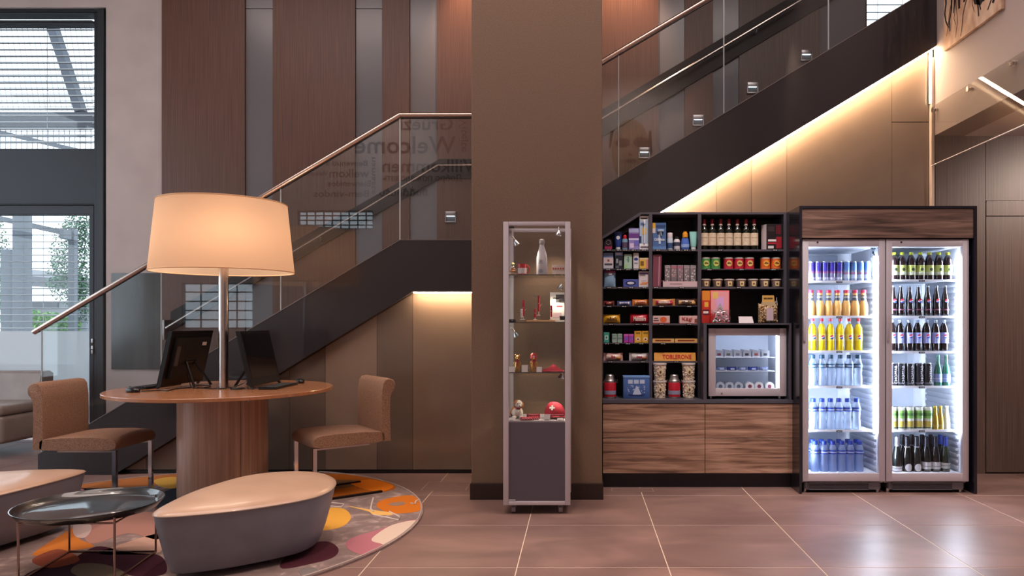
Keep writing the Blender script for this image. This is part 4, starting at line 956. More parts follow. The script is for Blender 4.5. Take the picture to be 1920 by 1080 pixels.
# chewing gum shelf
box_item('gum_pack', 'teal chewing gum pack at the left end of the gum shelf', 'gum pack', 1132, 1142.5, 623, 643, '3f9c8c', [(.2, .3, .8, .7, 'bfe0d8'), (.35, .4, .65, .6, '27705f')])
for i, p in enumerate((1147.5, 1157.5)): box_item('gum_pack', ('left' if i == 0 else 'right')+' one of two silvery grey green gum packs', 'gum pack', p, p+9.4, 626, 643, '9db3aa', [(.1, .4, .9, .6, '6f8c84'), (0, .75, 1, .9, '7fa097')])
for i, p in enumerate((1169.5, 1179)): box_item('gum_pack', ('left' if i == 0 else 'right')+' one of two magenta gum packs', 'gum pack', p, p+9, 626.5, 643, 'b53aa8', [(.2, .3, .8, .65, '7b5ac0'), (0, .8, 1, 1, 'd06ac0')])
for i, p in enumerate((1189.5, 1203.5)): box_item('candy_carton', ('left' if i == 0 else 'right')+' one of two tall yellow herb candy cartons', 'box', p, p+13.6, 620.5, 643, 'e0ac3a', [(.2, .75, .8, .88, '8a6a1f'), (.5, .32, -.3, .16, 'e9d8bc'), (.5, .3, -.14, .08, '8a3030')])
bar_item('pink and white wafer pack at the left of the biscuit shelf', 1132, 1168, 662, 677, 'd6a8a2', 'e3cbc0', '#', '9a2030', c3='c98a4a', dep=.05, name='biscuit_pack', cat='biscuit pack', tw=.25)
bar_item('silvery biscuit pack with brown picture at the right of the biscuit shelf', 1180, 1216.5, 662, 677, 'c8c0c4', 'd9d2d2', '#', '9a2030', c3='a8674a', dep=.05, name='biscuit_pack', cat='biscuit pack', tw=.3)
for i, (a, b_) in enumerate(((1223.5, 1264), (1265.5, 1308.5))):
    x0, x1 = iw(a), iw(b_); w_ = (x1-x0)/2; hgt = 7.5*YF_/F
    t = thing('nougat_bar', ('left' if i == 0 else 'right')+' one of two slim yellow triangular nougat bars', 'chocolate bar', ((x0+x1)/2, YI, sz(642.5)))
    part('carton', MB().prism([(0, 0), (.035, 0), (.0, hgt)], -w_, w_, 'x'), mat('e0b06a', .4), t, smooth=False); part('print', MB().box(-w_*.75, w_*.7, -.0008, 0, hgt*.35, hgt*.7), mat('8a3a20', .4), t, smooth=False)
x0, x1 = iw(1226.5), iw(1304.5); w_ = (x1-x0)/2; hgt = 15.5*YF_/F
t = thing('nougat_bar', 'big yellow triangular chocolate box with red capital lettering', 'chocolate bar', ((x0+x1)/2, YI, sz(677)))
part('carton', MB().prism([(0, 0), (.07, 0), (.012, hgt)], -w_, w_, 'x'), mat('e2a24e', .35), t, smooth=False)
text('TOBLERONE', hgt*.7, mat('c0301f', .5), t, w_*.1, .0035, hgt*.5, 2*w_*.7, rot=(-.19, 0, 0), bold=.03)
# bottom shelf of the left columns: thermos tins, blue tin, popcorn tubs
ZC = zc+.02; YB_ = 5.66
def tin(label, px):
    Y = YB_; t = thing('drink_canister', label, 'canister', (wx(px, Y), Y+.05, ZC)); k_ = Y/F
    part('body', MB().lathe([(.046, 0), (.048, .012), (.048, .115), (.045, .122)], 28), mat('b81f33', .3), t)
    part('lid', MB().lathe([(.045, .122), (.046, .135), (.036, .152), (.033, .175), (.028, .182)], 28), M_brush, t, ang=25)
    part('foot', MB().lathe([(.038, .0), (.049, .002), (.049, .012)], 28), M_brush, t)
    part('print', MB().lathe([(.0488, .03), (.0488, .06)], 28), mat('8d8fa8', .4), t)
    for s__ in (-1, 1): part('clip', MB().tube([(s__*.044, -.01, .128), (s__*.058, -.01, .12), (s__*.056, -.01, .145)], .003, 6), M_steel, t)
tin('red metal canister with silver lid, bottom left of the shelf unit', 1144)
tin('red metal canister with silver lid between popcorn tubs', 1265.5)
Y = YB_; t = thing('gift_tin', 'square blue gift tin with white winter picture on the bottom shelf', 'tin box', ((wx(1168.5, Y)+wx(1218, Y))/2, Y, ZC)); w_ = (wx(1218, Y)-wx(1168.5, Y))/2
part('body', MB().box(-w_, w_, 0, .12, 0, .168, bev=.004), mat('4668a8', .3), t); part('lid', MB().box(-w_-.002, w_+.002, -.002, .122, .158, .174, bev=.003), mat('6d95cf', .3), t)
m = MB(); r = random.Random(5)
for i in range(3): m.box(-.065+.046*i, -.028+.046*i, -.001, 0, .115, .145)
for i in range(26): a, b_ = r.uniform(-.07, .065), r.uniform(.03, .1); e = r.uniform(.003, .009); m.box(a, a+e, -.001, 0, b_, b_+e)
m.prism([(-.03, .03), (.04, .03), (.012, .09), (0, .1)], -.0015, 0)
part('print', m, mat('bccbe6', .4), t, smooth=False)
m = MB(); m.prism([(-.07, .035), (-.05, .02), (.05, .02), (.07, .035), (0, .028)], -.0016, 0); part('print', m, mat('27366e', .4), t, smooth=False)
M_pop = grain('popcorn', '8a6a48', 'e8dccb', (90, 90, 90), .7, 4, 0, 'd6c4ac', .6, pos=(.33, .45, .6))
def tub(label, px, zb__):
    Y = YB_; t = thing('popcorn_tub', label, 'tub', (wx(px, Y), Y+.055, zb__), group='clear tubs of popcorn on the bottom shelf')
    part('popcorn', MB().lathe([(.043, .002), (.050, .125)], 24), M_pop, t); part('rim', MB().lathe([(.0505, .122), (.054, .124), (.054, .134), (.046, .1355)], 28), mat('d3ccc8', .3), t, ang=25)
    pr_ = [(.0165*math.cos(a*.393), .068+.022*math.sin(a*.393)) for a in range(16)]
    part('label', MB().prism(pr_, -.0530, -.047), mat('d9c7a0', .5), t); part('label', MB().prism([(x*.5, .068+(z_-.068)*.55) for x, z_ in pr_], -.0538, -.053), mat('5a3a2a', .5), t)
    m = MB(); r = random.Random(int(px)+int(zb__*100))
    for i in range(34):
        a = -math.pi/2+r.uniform(-1.3, 1.3); z_ = r.uniform(.01, .118); R_ = .0435+.0065*z_/.125; m.ball(R_*math.cos(a), R_*math.sin(a), z_, .0055, None, None, 6, 4)
    props(part('kernels', m, M_pop, t), kind='stuff')
tub('lower popcorn tub left of the red canister', 1238.5, ZC); tub('upper popcorn tub stacked left of the red canister', 1238.5, ZC+.1362)
tub('lower popcorn tub right of the red canister', 1293, ZC); tub('upper popcorn tub stacked right of the red canister', 1293, ZC+.1362)
# ---- column 2 upper
t = box_item('razor_pack', 'big blue razor blister pack with yellow corner tab', 'pack', 1223.5, 1249, 417, 467.5, '47689c', [(.0, .62, .22, 1, 'd8a23a'), (.0, .62, .2, .8, 'c9c3c0'), (.0, .0, 1, .12, '5c83b8'), (.25, .82, .95, .92, '2a4470'), (.45, .22, .6, .72, 'b9cfe2')], [('Gillette', .5, .38, .11, .78, 'e6edf5')])
part('razor', MB().tube([(.014, -.01, .11), (.010, -.01, .14)], .006, 8).box(-.015, .035, -.018, -.004, .14, .156, bev=.002), mat('9fb6cc', .3, .3), t)
lathe_item('deodorant_can', 'blue and white deodorant spray with pale cap beside the razor pack', 'deodorant', 1257, 467.5,
    [('body', [(.021, 0), (.0225, .004), (.0225, .09), (.020, .096)], mat('b9c6d6', .3)), ('label', [(.0228, .012), (.0228, .055)], mat('35507c', .35)), ('cap', [(.0215, .096), (.0215, .13), (.019, .135)], mat('cfc4cb', .4))])
lathe_item('lotion_bottle', 'white bottle with black cap, third from left on the top middle shelf', 'bottle', 1270, 467.5,
    [('body', [(.024, 0), (.025, .004), (.025, .07), (.018, .085)], mat('cdcad0', .3)), ('label', [(.0254, .03), (.0254, .06)], mat('3c3f52', .35)), ('cap', [(.014, .085), (.015, .105)], mat('26262c', .4))])
lathe_item('sun_lotion_bottle', 'blue sun lotion bottle with big yellow cap', 'bottle', 1285.5, 467.5,
    [('body', [(.026, 0), (.032, .01), (.033, .05), (.028, .08), (.022, .098)], mat('4a6cc0', .3), (1, .6)), ('cap', [(.020, .098), (.022, .1), (.021, .13), (.015, .136), (.015, .145)], mat('e29a2a', .35)), ('label', [(.0335, .02), (.0338, .045)], mat('8fa9dd', .35), (1, .62))])
tube_item('mint green cream tube at the right of the top middle shelf', 1293.5, 1308, 433, 467.5, '8cc7c2', 'd5dcdc', None)
x0 = iw(1231)
t = thing('folded_pack', 'leaning maroon foil pack left of the display tray', 'pack', (iw(1232), YI, sz(538)), .0)
part('sleeve', MB().add([(-.035, 0, 0), (.03, 0, 0), (.036, .0, .255), (-.03, 0, .255), (-.035, .05, 0), (.03, .05, 0), (.036, .05, .255), (-.03, .05, .255)], [(0, 3, 2, 1), (4, 5, 6, 7), (0, 1, 5, 4), (1, 2, 6, 5), (2, 3, 7, 6), (3, 0, 4, 7)]), mat('7a4354', .3), t, smooth=False)
part('print', MB().add([(.008, -.001, .01), (.018, -.001, .01), (.024, -.001, .24), (.014, -.001, .24)], [(0, 1, 2, 3)]), mat('b0808e', .3), t, smooth=False)
t = thing('display_tray', 'pale pink cardboard display tray holding five upright packs', 'tray', ((iw(1243)+iw(1308))/2, YI-.004, sz(538))); w_ = (iw(1308)-iw(1243))/2
part('tray', MB().box(-w_, w_, 0, .003, 0, .045).box(-w_, w_, .003, .1, 0, .003).box(-w_, -w_+.003, .003, .1, .003, .05).box(w_-.003, w_, .003, .1, .003, .05).box(-w_, w_, .097, .1, .003, .06), mat('d0b6bb', .5), t, smooth=False)
part('print', MB().box(-w_*.6, w_*.1, -.0008, 0, .02, .03), mat('a88a94', .5), t, smooth=False)
for i in range(5):
    px = 1252.5+12*i; t = thing('snack_pouch', f'silvery pouch in the pink display tray, {ordl(i, 5)}', 'pouch', (iw(px), YI+.02, sz(538)+.004), group='pouches in the pink display tray')
    w_ = .0235; m = MB(); m.box(-w_, w_, 0, .05, 0, .17, bev=.003); part('pouch', m, mat('8d8288', .25, .3), t)
    m = MB(); r = random.Random(i)
    for j in range(12): a, b_ = r.uniform(-.02, .008), r.uniform(.03, .14); m.box(a, a+r.uniform(.005, .012), -.001, 0, b_, b_+r.uniform(.005, .014))
    part('print', m, mat(['d3cfd0', 'd0a5ae', 'c99aa8', 'd3cfd0', 'c9c9c9'][i], .4), t, smooth=False)
    part('band', MB().box(-w_+.002, w_-.002, -.0012, 0, .145, .162), mat(['9c949a', 'b06a7c', 'a86a80', '9c949a', '9c949a'][i], .4), t, smooth=False)
# ---- wine bottles
M_wine = mat('12160f', .08, coat=.4); M_foil = mat('8e2434', .35, .4); M_wl = grain('wine_label', 'c7b49a', 'd8c8b0', (40, 40, 40), .7, 3, 0, None, 0)
def wine(label, px, i):
    t = thing('wine_bottle', label, 'wine bottle', (iw(px), YI+.034, sz(467.5)), group='red wine bottles on the top right shelf')
    R = .0315; H_ = .245
    part('glass', MB().lathe([(R*.9, 0), (R, .006), (R, .150), (R*.85, .166), (.0135, .186), (.012, .200)], 24), M_wine, t)
    part('capsule', MB().lathe([(.0135, .200), (.0138, .222), (.0155, .224), (.0155, .240), (.012, H_)], 20), M_foil, t)
    part('neck_band', MB().lathe([(.0145, .193), (.0142, .205)], 20), mat('cbbcb0', .6), t)
    part('label', MB().lathe([(R+.0006, .034), (R+.0006, .132)], 24, cap=False), M_wl, t)
    part('print', MB().tube([((R+.001)*math.sin(a*.2), -(R+.001)*math.cos(a*.2), .095) for a in range(-4, 5)], .0012, 4), mat('8a7a66', .6), t)
    return t
w0 = None
for i, px in enumerate((1321.8, 1336.9, 1352.7, 1368.2, 1384.2, 1400.4, 1415.8)):
    lb = f'red wine bottle with cream label, {ordl(i, 7)}'
    if w0 is None: w0 = wine(lb, px, i)
    else: dup(w0, (iw(px), YI+.034, sz(467.5)), lb)
t = box_item('snack_box', 'black dried meat box with red print beside the wine bottles', 'box', 1437, 1467, 419, 467.5, '1c1518', [(.1, .32, .95, .40, 'd9d0d0'), (.08, .22, .9, .28, 'b02535'), (.6, .05, .95, .5, '8e1c2a'), (.6, .6, .9, .95, '5a1620'), (.1, .05, .45, .15, 'd0c8c8'), (.1, .7, .5, .9, '34282c')], depth=.10)
t['label'] = 'black dried meat box with red print beside the wine bottles'
part('side_flap', MB().add([(-.063, 0, 0), (-.063, 0, .2), (-.088, .06, .2), (-.088, .06, 0)], [(0, 1, 2, 3)]).add([(-.063, .001, 0), (-.063, .001, .2), (-.088, .061, .2), (-.088, .061, 0)], [(3, 2, 1, 0)]), mat('cfc3c6', .5), t, smooth=False)
# ---- small crisp cans
def canr(label, px, c1, c2):
    t = thing('crisp_can', label, 'crisp can', (iw(px), YI+.04, sz(504)))
    part('tube', MB().lathe([(.0385, 0), (.0385, .084)], 28), mat(c1, .35), t)
    part('lid', MB().lathe([(.0395, .082), (.0395, .090), (.037, .0915)], 28), mat('c9c3bd', .35), t, ang=25)
    part('label', MB().prism([(.022*math.cos(a*.393), .045+.024*math.sin(a*.393)) for a in range(16)], -.0400, -.034), mat(c2, .4), t)
    part('print', MB().box(-.014, .016, -.0408, -.036, .042, .049).box(-.010, .006, -.0408, -.036, .052, .056), mat('3a2a20', .4), t, smooth=False)
for i, px in enumerate((1324.5, 1343)): canr(('left' if i == 0 else 'right')+' one of two green crisp cans', px, '4f9a56', 'c6c66a')
for i, px in enumerate((1367.5, 1387.3, 1406.8)): canr(('left', 'middle', 'right')[i]+' one of three red crisp cans', px, 'c02840', 'd9b46a')
for i, px in enumerate((1437, 1456.8)): canr(('left' if i == 0 else 'right')+' one of two orange crisp cans', px, 'd9682a', 'e3a54a')
cp0 = None
for i, px in enumerate((1324.8, 1347, 1369, 1391.5, 1413.8, 1436, 1457.6)):
    lb = f'small lidded snack cup below the crisp cans, {ordl(i, 7)}'
    if cp0: dup(cp0, (iw(px), YI+.045, sz(538)), lb); continue
    t = cp0 = thing('snack_cup', lb, 'snack cup', (iw(px), YI+.045, sz(538)), group='lidded snack cups on the third right shelf')
    part('cup', MB().lathe([(.033, 0), (.040, .055)], 24), mat('7d6a66', .3), t); part('lid', MB().lathe([(.041, .054), (.0425, .056), (.0425, .064), (.04, .0655)], 24), mat('cfc8c6', .3), t, ang=25)
    part('label', MB().prism([(-.014, .008), (.014, .008), (.017, .046), (-.017, .046)], -.0415, -.034), mat('d8c08a', .5), t, smooth=False)
    part('print', MB().box(-.007, .007, -.0425, -.0415, .02, .034), mat('6a4a3a', .5), t, smooth=False)
# ---- shelf above the small fridge
ZB = zb; YQ = 5.66
def qbox(name, label, cat, px0, px1, py, col, prints, depth=.06, Y=YQ):
    x0, x1 = wx(px0, Y), wx(px1, Y); w_ = x1-x0; hgt = wz(py, Y)-ZB
    t = thing(name, label, cat, ((x0+x1)/2, Y, ZB)); part('carton', MB().box(-w_/2, w_/2, 0, depth, 0, hgt, bev=.002), mat(col, .35), t)
    m = MB(); ms = []
    for i, (u0, v0, u1, v1, c) in enumerate(prints):
        mm = mat(c, .35)
        if mm not in ms: ms.append(mm)
        m.prism([((u-.5)*w_, v*hgt) for u, v in ((u0, v0), (u1, v0), (u1, v1), (u0, v1))], -.0006-.0002*i, 0, 'y', ms.index(mm))
    if prints: part('print', m, ms, t, smooth=False)
    return t, w_, hgt
qbox('chocolate_box', 'narrow tall orange and red chocolate box at the left above the mini fridge', 'box', 1316.5, 1331, 545, 'c7352a', [(0, .7, 1, 1, 'e08a35'), (.1, .25, .9, .42, '5a1a30'), (.15, .3, .8, .37, 'e8d8d0'), (.3, .5, .8, .65, 'e6b04a')])
t, w_, hh_ = qbox('praline_box', 'big pink and lilac praline box with silver zigzag behind foil sweets', 'box', 1332, 1367.5, 544.5, 'e06a6a', [(.04, .1, .96, .97, 'e9a0a8'), (.3, .5, .7, .8, 'd9a8dc'), (.1, .75, .4, .95, 'e8c070'), (0, 0, .25, .3, 'd22a2a')])
m = MB(); m.prism([(-.07, .05), (-.03, .1), (.0, .16), (.03, .1), (.07, .05), (.0, .12)], -.0035, -.0015); part('ornament', m, mat('c9c2cc', .3, .4), t, smooth=False)
t = thing('sweets_bag', 'clear bag of silver and brown foil sweets leaning on the praline box', 'sweets bag', (wx(1352, YQ-.05), YQ-.05, ZB))
m = MB(); r = random.Random(11); ms = [mat('c9c6ca', .25, .6), mat('2a2026', .3), mat('8a6a52', .3), mat('b9aeb4', .3)]
for i in range(44):
    u = r.uniform(-1, 1); zz = r.uniform(.006, .10*(1-abs(u)**1.6)+.012); m.ball(u*.062, r.uniform(-.008, .022), zz, .009, .006, .006, 7, 5, r.randrange(4))
props(part('sweets', m, ms, t), kind='stuff'); part('bag', MB().pillow(-.075, .075, -.016, .034, 0, .105, crimp=.05), glassm('foil_bag', (.9, .9, .92), .08, .1), t, ang=60)
t = thing('card_sign', 'small white blank card standing above the mini fridge', 'card', (wx(1399, YQ), YQ, ZB)); w_ = .055
part('card', MB().add([(-w_, 0, 0), (w_+.004, 0, 0), (w_-.004, .02, .052), (-w_, .02, .052), (-w_, .003, 0), (w_+.004, .003, 0), (w_-.004, .023, .052), (-w_, .023, .052)], [(0, 3, 2, 1), (4, 5, 6, 7), (0, 1, 5, 4), (1, 2, 6, 5), (2, 3, 7, 6), (3, 0, 4, 7)]), mat('cfc3c6', .6), t, smooth=False)
part('prop', MB().box(-w_+.01, w_-.01, .04, .043, 0, .03), mat('cfc3c6', .6), t, smooth=False)
t = thing('pasta_bag', 'clear bag of mixed dried snacks with gold paper header', 'snack bag', (wx(1441, YQ), YQ+.01, ZB))
part('contents', MB().pillow(-.075, .075, -.028, .05, 0, .155, 12, 7, .03), grain('mixed_nuts', '4a3526', 'cdb188', (110, 110, 110), .6, 5, 0, '93764f', .6, pos=(.35, .5, .62)), t, ang=60)
part('header', MB().prism([(-.048, .150), (.050, .150), (.044, .215), (-.046, .215)], -.004, .004), mat('c79a4e', .5), t, smooth=False); part('print', MB().box(-.036, -.012, -.0052, -.0042, .186, .198).box(-.008, .034, -.0052, -.0042, .186, .198), mat('4a3418', .5), t, smooth=False)
part('gather', MB().prism([(-.06, .125), (.06, .125), (.05, .165), (-.048, .165)], -.012, .012), mat('b09a78', .4), t)
part('label', MB().box(-.022, .032, -.033, -.027, .02, .115), mat('b7a0a8', .5), t); part('ribbon', MB().tube([(.055, 0, .16), (.066, -.005, .18), (.064, 0, .2), (.07, 0, .14)], .003, 6), mat('d0c8c0', .3), t)
m = MB(); r = random.Random(8)
for i in range(70):
    u = r.uniform(-.068, .068); z_ = r.uniform(.008, .14); m.ball(u, -.026*math.sqrt(max(0.05, 1-(u/.075)**2))*math.sin(math.pi*z_/.155)**.5, z_, .007, .004, .006, 6, 4, r.randrange(3))
props(part('pieces', m, [mat('b98f57', .5), mat('6a4a32', .5), mat('cbb48f', .5)], t), kind='stuff')

# ================================================================== GLASS DOOR FRIDGE MAKER
M_alu = mat('c2bac2', .38, .15); M_fw = mat('e3e8f2', .5); M_shw = mat('dfe4ee', .4)
COLD = mat((.80, .88, 1), .5, emit=108); COLD2 = mat((.80, .88, 1), .5, emit=34)
DOORG = glassm('fridge_door_glass', (.95, .97, 1), .02)
# mini fridge
YM = 5.60
X0, X1, Z0, Z1 = wx(1328.5, YM), wx(1474.5, YM), wz(743, YM), wz(615.5, YM)
mf = thing('mini_fridge', 'small counter fridge with silver framed glass door on the worktop', 'fridge', ((X0+X1)/2, YM, ZC)); w_ = (X1-X0)/2; zb_ = Z0-ZC; zt2 = Z1-ZC
part('cabinet', MB().box(-w_+.004, -w_+.03, .05, .44, .02, zt2).box(w_-.03, w_-.004, .05, .44, .02, zt2).box(-w_+.03, w_-.03, .05, .44, .02, zb_+.03).box(-w_+.03, w_-.03, .05, .44, zt2-.03, zt2).box(-w_+.03, w_-.03, .42, .44, zb_+.03, zt2-.03), mat('24242a', .4), mf, smooth=False)
part('lining', MB().box(-w_+.03, -w_+.034, .05, .42, zb_+.03, zt2-.03).box(w_-.034, w_-.03, .05, .42, zb_+.03, zt2-.03).box(-w_+.034, w_-.034, .416, .42, zb_+.03, zt2-.03).box(-w_+.034, w_-.034, .05, .416, zb_+.03, zb_+.034).box(-w_+.034, w_-.034, .05, .416, zt2-.034, zt2-.03), M_fw, mf, smooth=False)
def doorframe(x0, x1, z0, z1, l, r_, t_, b_, y0, y1):
    return MB().box(x0, x0+l, y0, y1, z0, z1, bev=.003).box(x1-r_, x1, y0, y1, z0, z1, bev=.003).box(x0+l-.002, x1-r_+.002, y0+.001, y1, z1-t_, z1-.0015, bev=.001).box(x0+l-.002, x1-r_+.002, y0+.001, y1, z0+.0015, z0+b_, bev=.001)
part('door_frame', doorframe(-w_, w_, zb_, zt2, .055, .05, .055, .06, 0, .035), mat('c2bac2', .35, .2), mf)
part('door_glass', MB().box(-w_+.05, w_-.045, .016, .02, zb_+.055, zt2-.05), DOORG, mf, smooth=False)
part('lock', MB().tube([(-w_+.1, -.003, zb_+.022), (-w_+.1, .001, zb_+.022)], .007, 12), M_steel, mf)
part('led', MB().box(w_-.062, w_-.054, .055, .063, zb_+.05, zt2-.04), COLD2, mf, smooth=False)
part('led', MB().box(-w_+.05, w_-.07, .055, .063, zt2-.04, zt2-.034), COLD2, mf, smooth=False)
for x in (-w_+.03, w_-.03): part('foot', MB().lathe([(.014, 0), (.014, .02)], 12, x, .08), M_steel, mf)
mfz = [wz(p, YM+.1)-ZC for p in (669.5, 695)]
for z_ in mfz: part('wire_shelf', MB().box(-w_+.036, w_-.07, .07, .41, z_-.004, z_), M_shw, mf, smooth=False)
MX = (X0+X1)/2
for i in range(6):
    x = MX-w_+.10+.072*i; t = thing('sandwich_pack', f'clear wrapped sandwich on the upper mini fridge shelf, {ordl(i, 6)}', 'sandwich pack', (x, YM+.09, ZC+mfz[0]), group='wrapped sandwiches in the mini fridge')
    part('sandwich', MB().prism([(-.03, 0), (.03, 0), (.03, .05), (-.03, .06)], 0, .1), mat('b9bfc8', .3), t, smooth=False); part('label', MB().box(-.016, .012, -.001, 0, .012, .03), mat(['8a3a4a', '5a6a5a', '7a7a8a', '3a3a44', 'a04a4a', '50505a'][i], .4), t, smooth=False)
    part('tray', MB().box(-.032, .032, -.003, .1, .0, .006), mat('dde3ea', .3), t, smooth=False)
for i in range(5):
    x = MX-w_+.12+.083*i; t = thing('ice_cream_bag', f'blue foil snack bag lying on the middle mini fridge shelf, {ordl(i, 5)}', 'snack bag', (x, YM+.09, ZC+mfz[1]), group='blue bags in the mini fridge')
    part('bag', MB().pillow(-.038, .038, 0, .08, 0, .03, crimp=.12, jag=.002), mat('33489a' if i % 2 else '8ea0cc', .25, .2), t, ang=60); part('label', MB().box(-.015, .015, -.002, .0, .008, .02), mat('b9c4e0', .4), t)
for i, px in enumerate((1350, 1367, 1384, 1405, 1422.5, 1442)):
    x = wx(px, YM+.1); t = thing('round_container', f'round lidded food tub standing on edge in the mini fridge, {ordl(i, 6)}', 'food tub', (x, YM+.08, ZC+zb_+.0345+.034), group='round tubs at the bottom of the mini fridge')
    part('tub', MB().tube([(0, .004, 0), (0, .07, 0)], .033, 24), mat('9aa4b4' if i < 3 else 'cfd3d8', .3), t); part('lid', MB().tube([(0, 0, 0), (0, .005, 0)], .034, 24), mat('b9c0ca' if i < 3 else 'e0e0e0', .3), t); part('label', MB().tube([(0, -.001, 0), (0, 0, 0)], .015, 18), mat('5a6272' if i < 3 else '7a3448', .4), t)
# ------- tall glass door fridges in their black surround
YS1, YD1 = 5.38, 5.40
xo0, xo1 = wx(1499, YS1), 2.922; zo = wz(386, YS1)
fs = thing('fridge_surround', 'black fridge housing with dark oak header panel around both tall fridges', 'housing', (0, 0, 0))
M_sur = mat('1d1c24', .2, coat=.3)
part('side_panel', MB().box(xo0, wx(1503.5, YS1), YS1, 6.12, 0, zo-.02), M_sur, fs, smooth=False)
part('side_panel', MB().box(wx(1826.5, YS1), xo1, YS1, 6.12, 0, zo-.02), M_sur, fs, smooth=False)
part('top_panel', MB().box(xo0, xo1, YS1, 6.12, zo-.0195, zo), M_sur, fs, smooth=False)
part('header_panel', MB().box(wx(1504, YS1)+.001, wx(1826, YS1)-.001, YS1+.005, YS1+.025, wz(446, YS1), zo-.021), M_oak2, fs, smooth=False)
part('back_panel', MB().box(wx(1504, YS1)+.001, wx(1826, YS1)-.001, 6.10, 6.118, 0.0, zo-.021), M_shd, fs, smooth=False)
SH = {}
def fridge(label, pa, pb, shelves, side):
    Y = YD1; x0, x1 = wx(pa, Y), wx(pb, Y); cx_ = (x0+x1)/2; w_ = (x1-x0)/2
    z0, z1 = wz(903, Y), wz(448.5, Y); D = .62
    t = thing('glass_door_fridge', label, 'fridge', (cx_, Y, 0))
    part('cabinet', MB().box(-w_+.002, -w_+.03, .045, D, .07, z1).box(w_-.03, w_-.002, .045, D, .07, z1).box(-w_+.03, w_-.03, D-.03, D, .07, z1).box(-w_+.03, w_-.03, .045, D-.03, z1-.05, z1).box(-w_+.03, w_-.03, .045, D-.03, .07, z0+.05), mat('b5b3b8', .4), t, smooth=False)
    a, b_, c, d = -w_+.0305, w_-.0305, z0+.0505, z1-.0505
    part('lining', MB().box(a, a+.003, .05, D-.031, c, d).box(b_-.003, b_, .05, D-.031, c, d).box(a+.003, b_-.003, D-.036, D-.031, c, d).box(a+.003, b_-.003, .05, D-.036, d-.003, d).box(a+.003, b_-.003, .05, D-.036, c, c+.003), M_fw, t, smooth=False)
    rb = MB(); z_ = c+.03
    while z_ < d-.2: rb.box(b_-.018, b_-.003, .08, D-.04, z_, z_+.018); rb.box(a+.003, a+.010, .08, D-.04, z_, z_+.018); z_ += .044
    props(part('wall_ribs', rb, M_fw, t, smooth=False), kind='stuff')
    part('back_duct', MB().box(a+.06, b_-.12, D-.05, D-.036, c+.02, d-.02, bev=.003), mat('c6cedd', .45), t)
    part('led', MB().box(b_-.034, b_-.016, .052, .062, c+.02+(z1-z0)*.155, d-.07), COLD, t, smooth=False)
    part('led', MB().box(a+.008, a+.024, .052, .062, c+.1, d-.07), COLD, t, smooth=False)  # strip hidden behind the door frame, added to brighten the interior
    part('door_frame', doorframe(-w_+.001, w_-.001, z0, z1, 11.3*Y/F, 11.5*Y/F, 13.5*Y/F, 15*Y/F, 0, .04), M_alu, t)
    part('door_glass', MB().box(-w_+.04, w_-.04, .018, .022, z0+.055, z1-.048), DOORG, t, smooth=False)
    part('door_handle', MB().box(-w_+.003, -w_+.022, -.012, 0, wz(640, Y), wz(590, Y), bev=.004), mat('b9b0b6', .35, .2), t)
    part('lock', MB().tube([(-w_+.112, -.002, z1-.022), (-w_+.112, .001, z1-.022)], .007, 12), mat('3a3a3e', .4, .6), t)
    # grille with slots
    zg0, zg1 = wz(919, Y+.01), wz(905, Y+.01)
    part('base_grille', MB().box(-w_+.03, w_-.03, .028, .032, zg0, zg1).box(-w_+.05, w_-.11, .02, .028, zg1-.006, zg1).box(-w_+.05, w_-.11, .02, .028, zg0, zg0+.004).box(-w_+.05, -w_+.054, .02, .028, zg0, zg1).box(w_-.114, w_-.11, .02, .028, zg0, zg1), mat('77767c', .4, .4), t, smooth=False)
    for i in range(3): part('slat', MB().box(-w_+.056, w_-.116, .021, .027, zg0+.010+.0135*i, zg0+.0155+.0135*i), mat('3b3b40', .5), t, smooth=False)
    part('base_box', MB().box(-w_+.02, w_-.02, .033, D, .03, .0695), mat('46464b', .5), t, smooth=False)
    for x in (-w_+.035, w_-.035):
        for y in (.06, D-.05): part('foot', MB().lathe([(.014, 0), (.014, .0295)], 12, x, y), M_steel, t)
    zs = []
    for i, py in enumerate(shelves):
        z_ = wz(py, Y+.085)
        zs.append(z_)
        if i < len(shelves)-1:
            part('shelf', MB().box(a+.012, b_-.04, .075, D-.055, z_-.004, z_), M_shw, t, smooth=False)
            part('shelf_rail', MB().box(a+.012, b_-.04, .070, .075, z_-.013, z_+.004), mat('e3e6ee', .35), t, smooth=False)
            link('price_tag', tgm, t, (-.01 if side == 0 else -.012, .066, z_-.008))
    if side == 0:
        # energy and care sticker on the glass
        part('sticker', MB().box(w_-.105, w_-.055, .0165, .0175, z1-.135, z1-.055), glassm('sticker_film', (.75, .78, .82), .03, .25), t, smooth=False)
        part('print', MB().box(w_-.098, w_-.082, .0158, .0165, z1-.070, z1-.064).box(w_-.078, w_-.066, .0158, .0165, z1-.070, z1-.064).box(w_-.096, w_-.070, .0158, .0165, z1-.080, z1-.076), mat('2a2a2e', .5), t, smooth=False)
        part('print', MB().box(w_-.09, w_-.078, .0158, .0165, z1-.108, z1-.088).box(w_-.082, w_-.072, .0158, .0165, z1-.12, z1-.105), mat('2a2a2e', .5), t, smooth=False)
        part('logo_plate', MB().box(a+.10, a+.135, D-.052, D-.0495, d-.06, d-.056), mat('8d97ad', .5), t, smooth=False)
    return cx_, zs
cA, zA = fridge('left tall fridge with silver door frame holding cans, juices and water', 1504.5, 1660, (527, 593, 658, 724, 806, 886), 0)
cB, zB = fridge('right tall fridge with silver door frame holding cola, beer and wine', 1661.5, 1817, (525, 593, 659, 724, 806, 886), 1)
YI2 = YD1+.115
M_water = glassm('clear_water_bottle', (.80, .88, .97), .06, .03, .28, (.85, .91, 1))
M_waterb = glassm('bluish_water_bottle', (.66, .80, .98), .06, .03, .42, (.62, .75, 1))
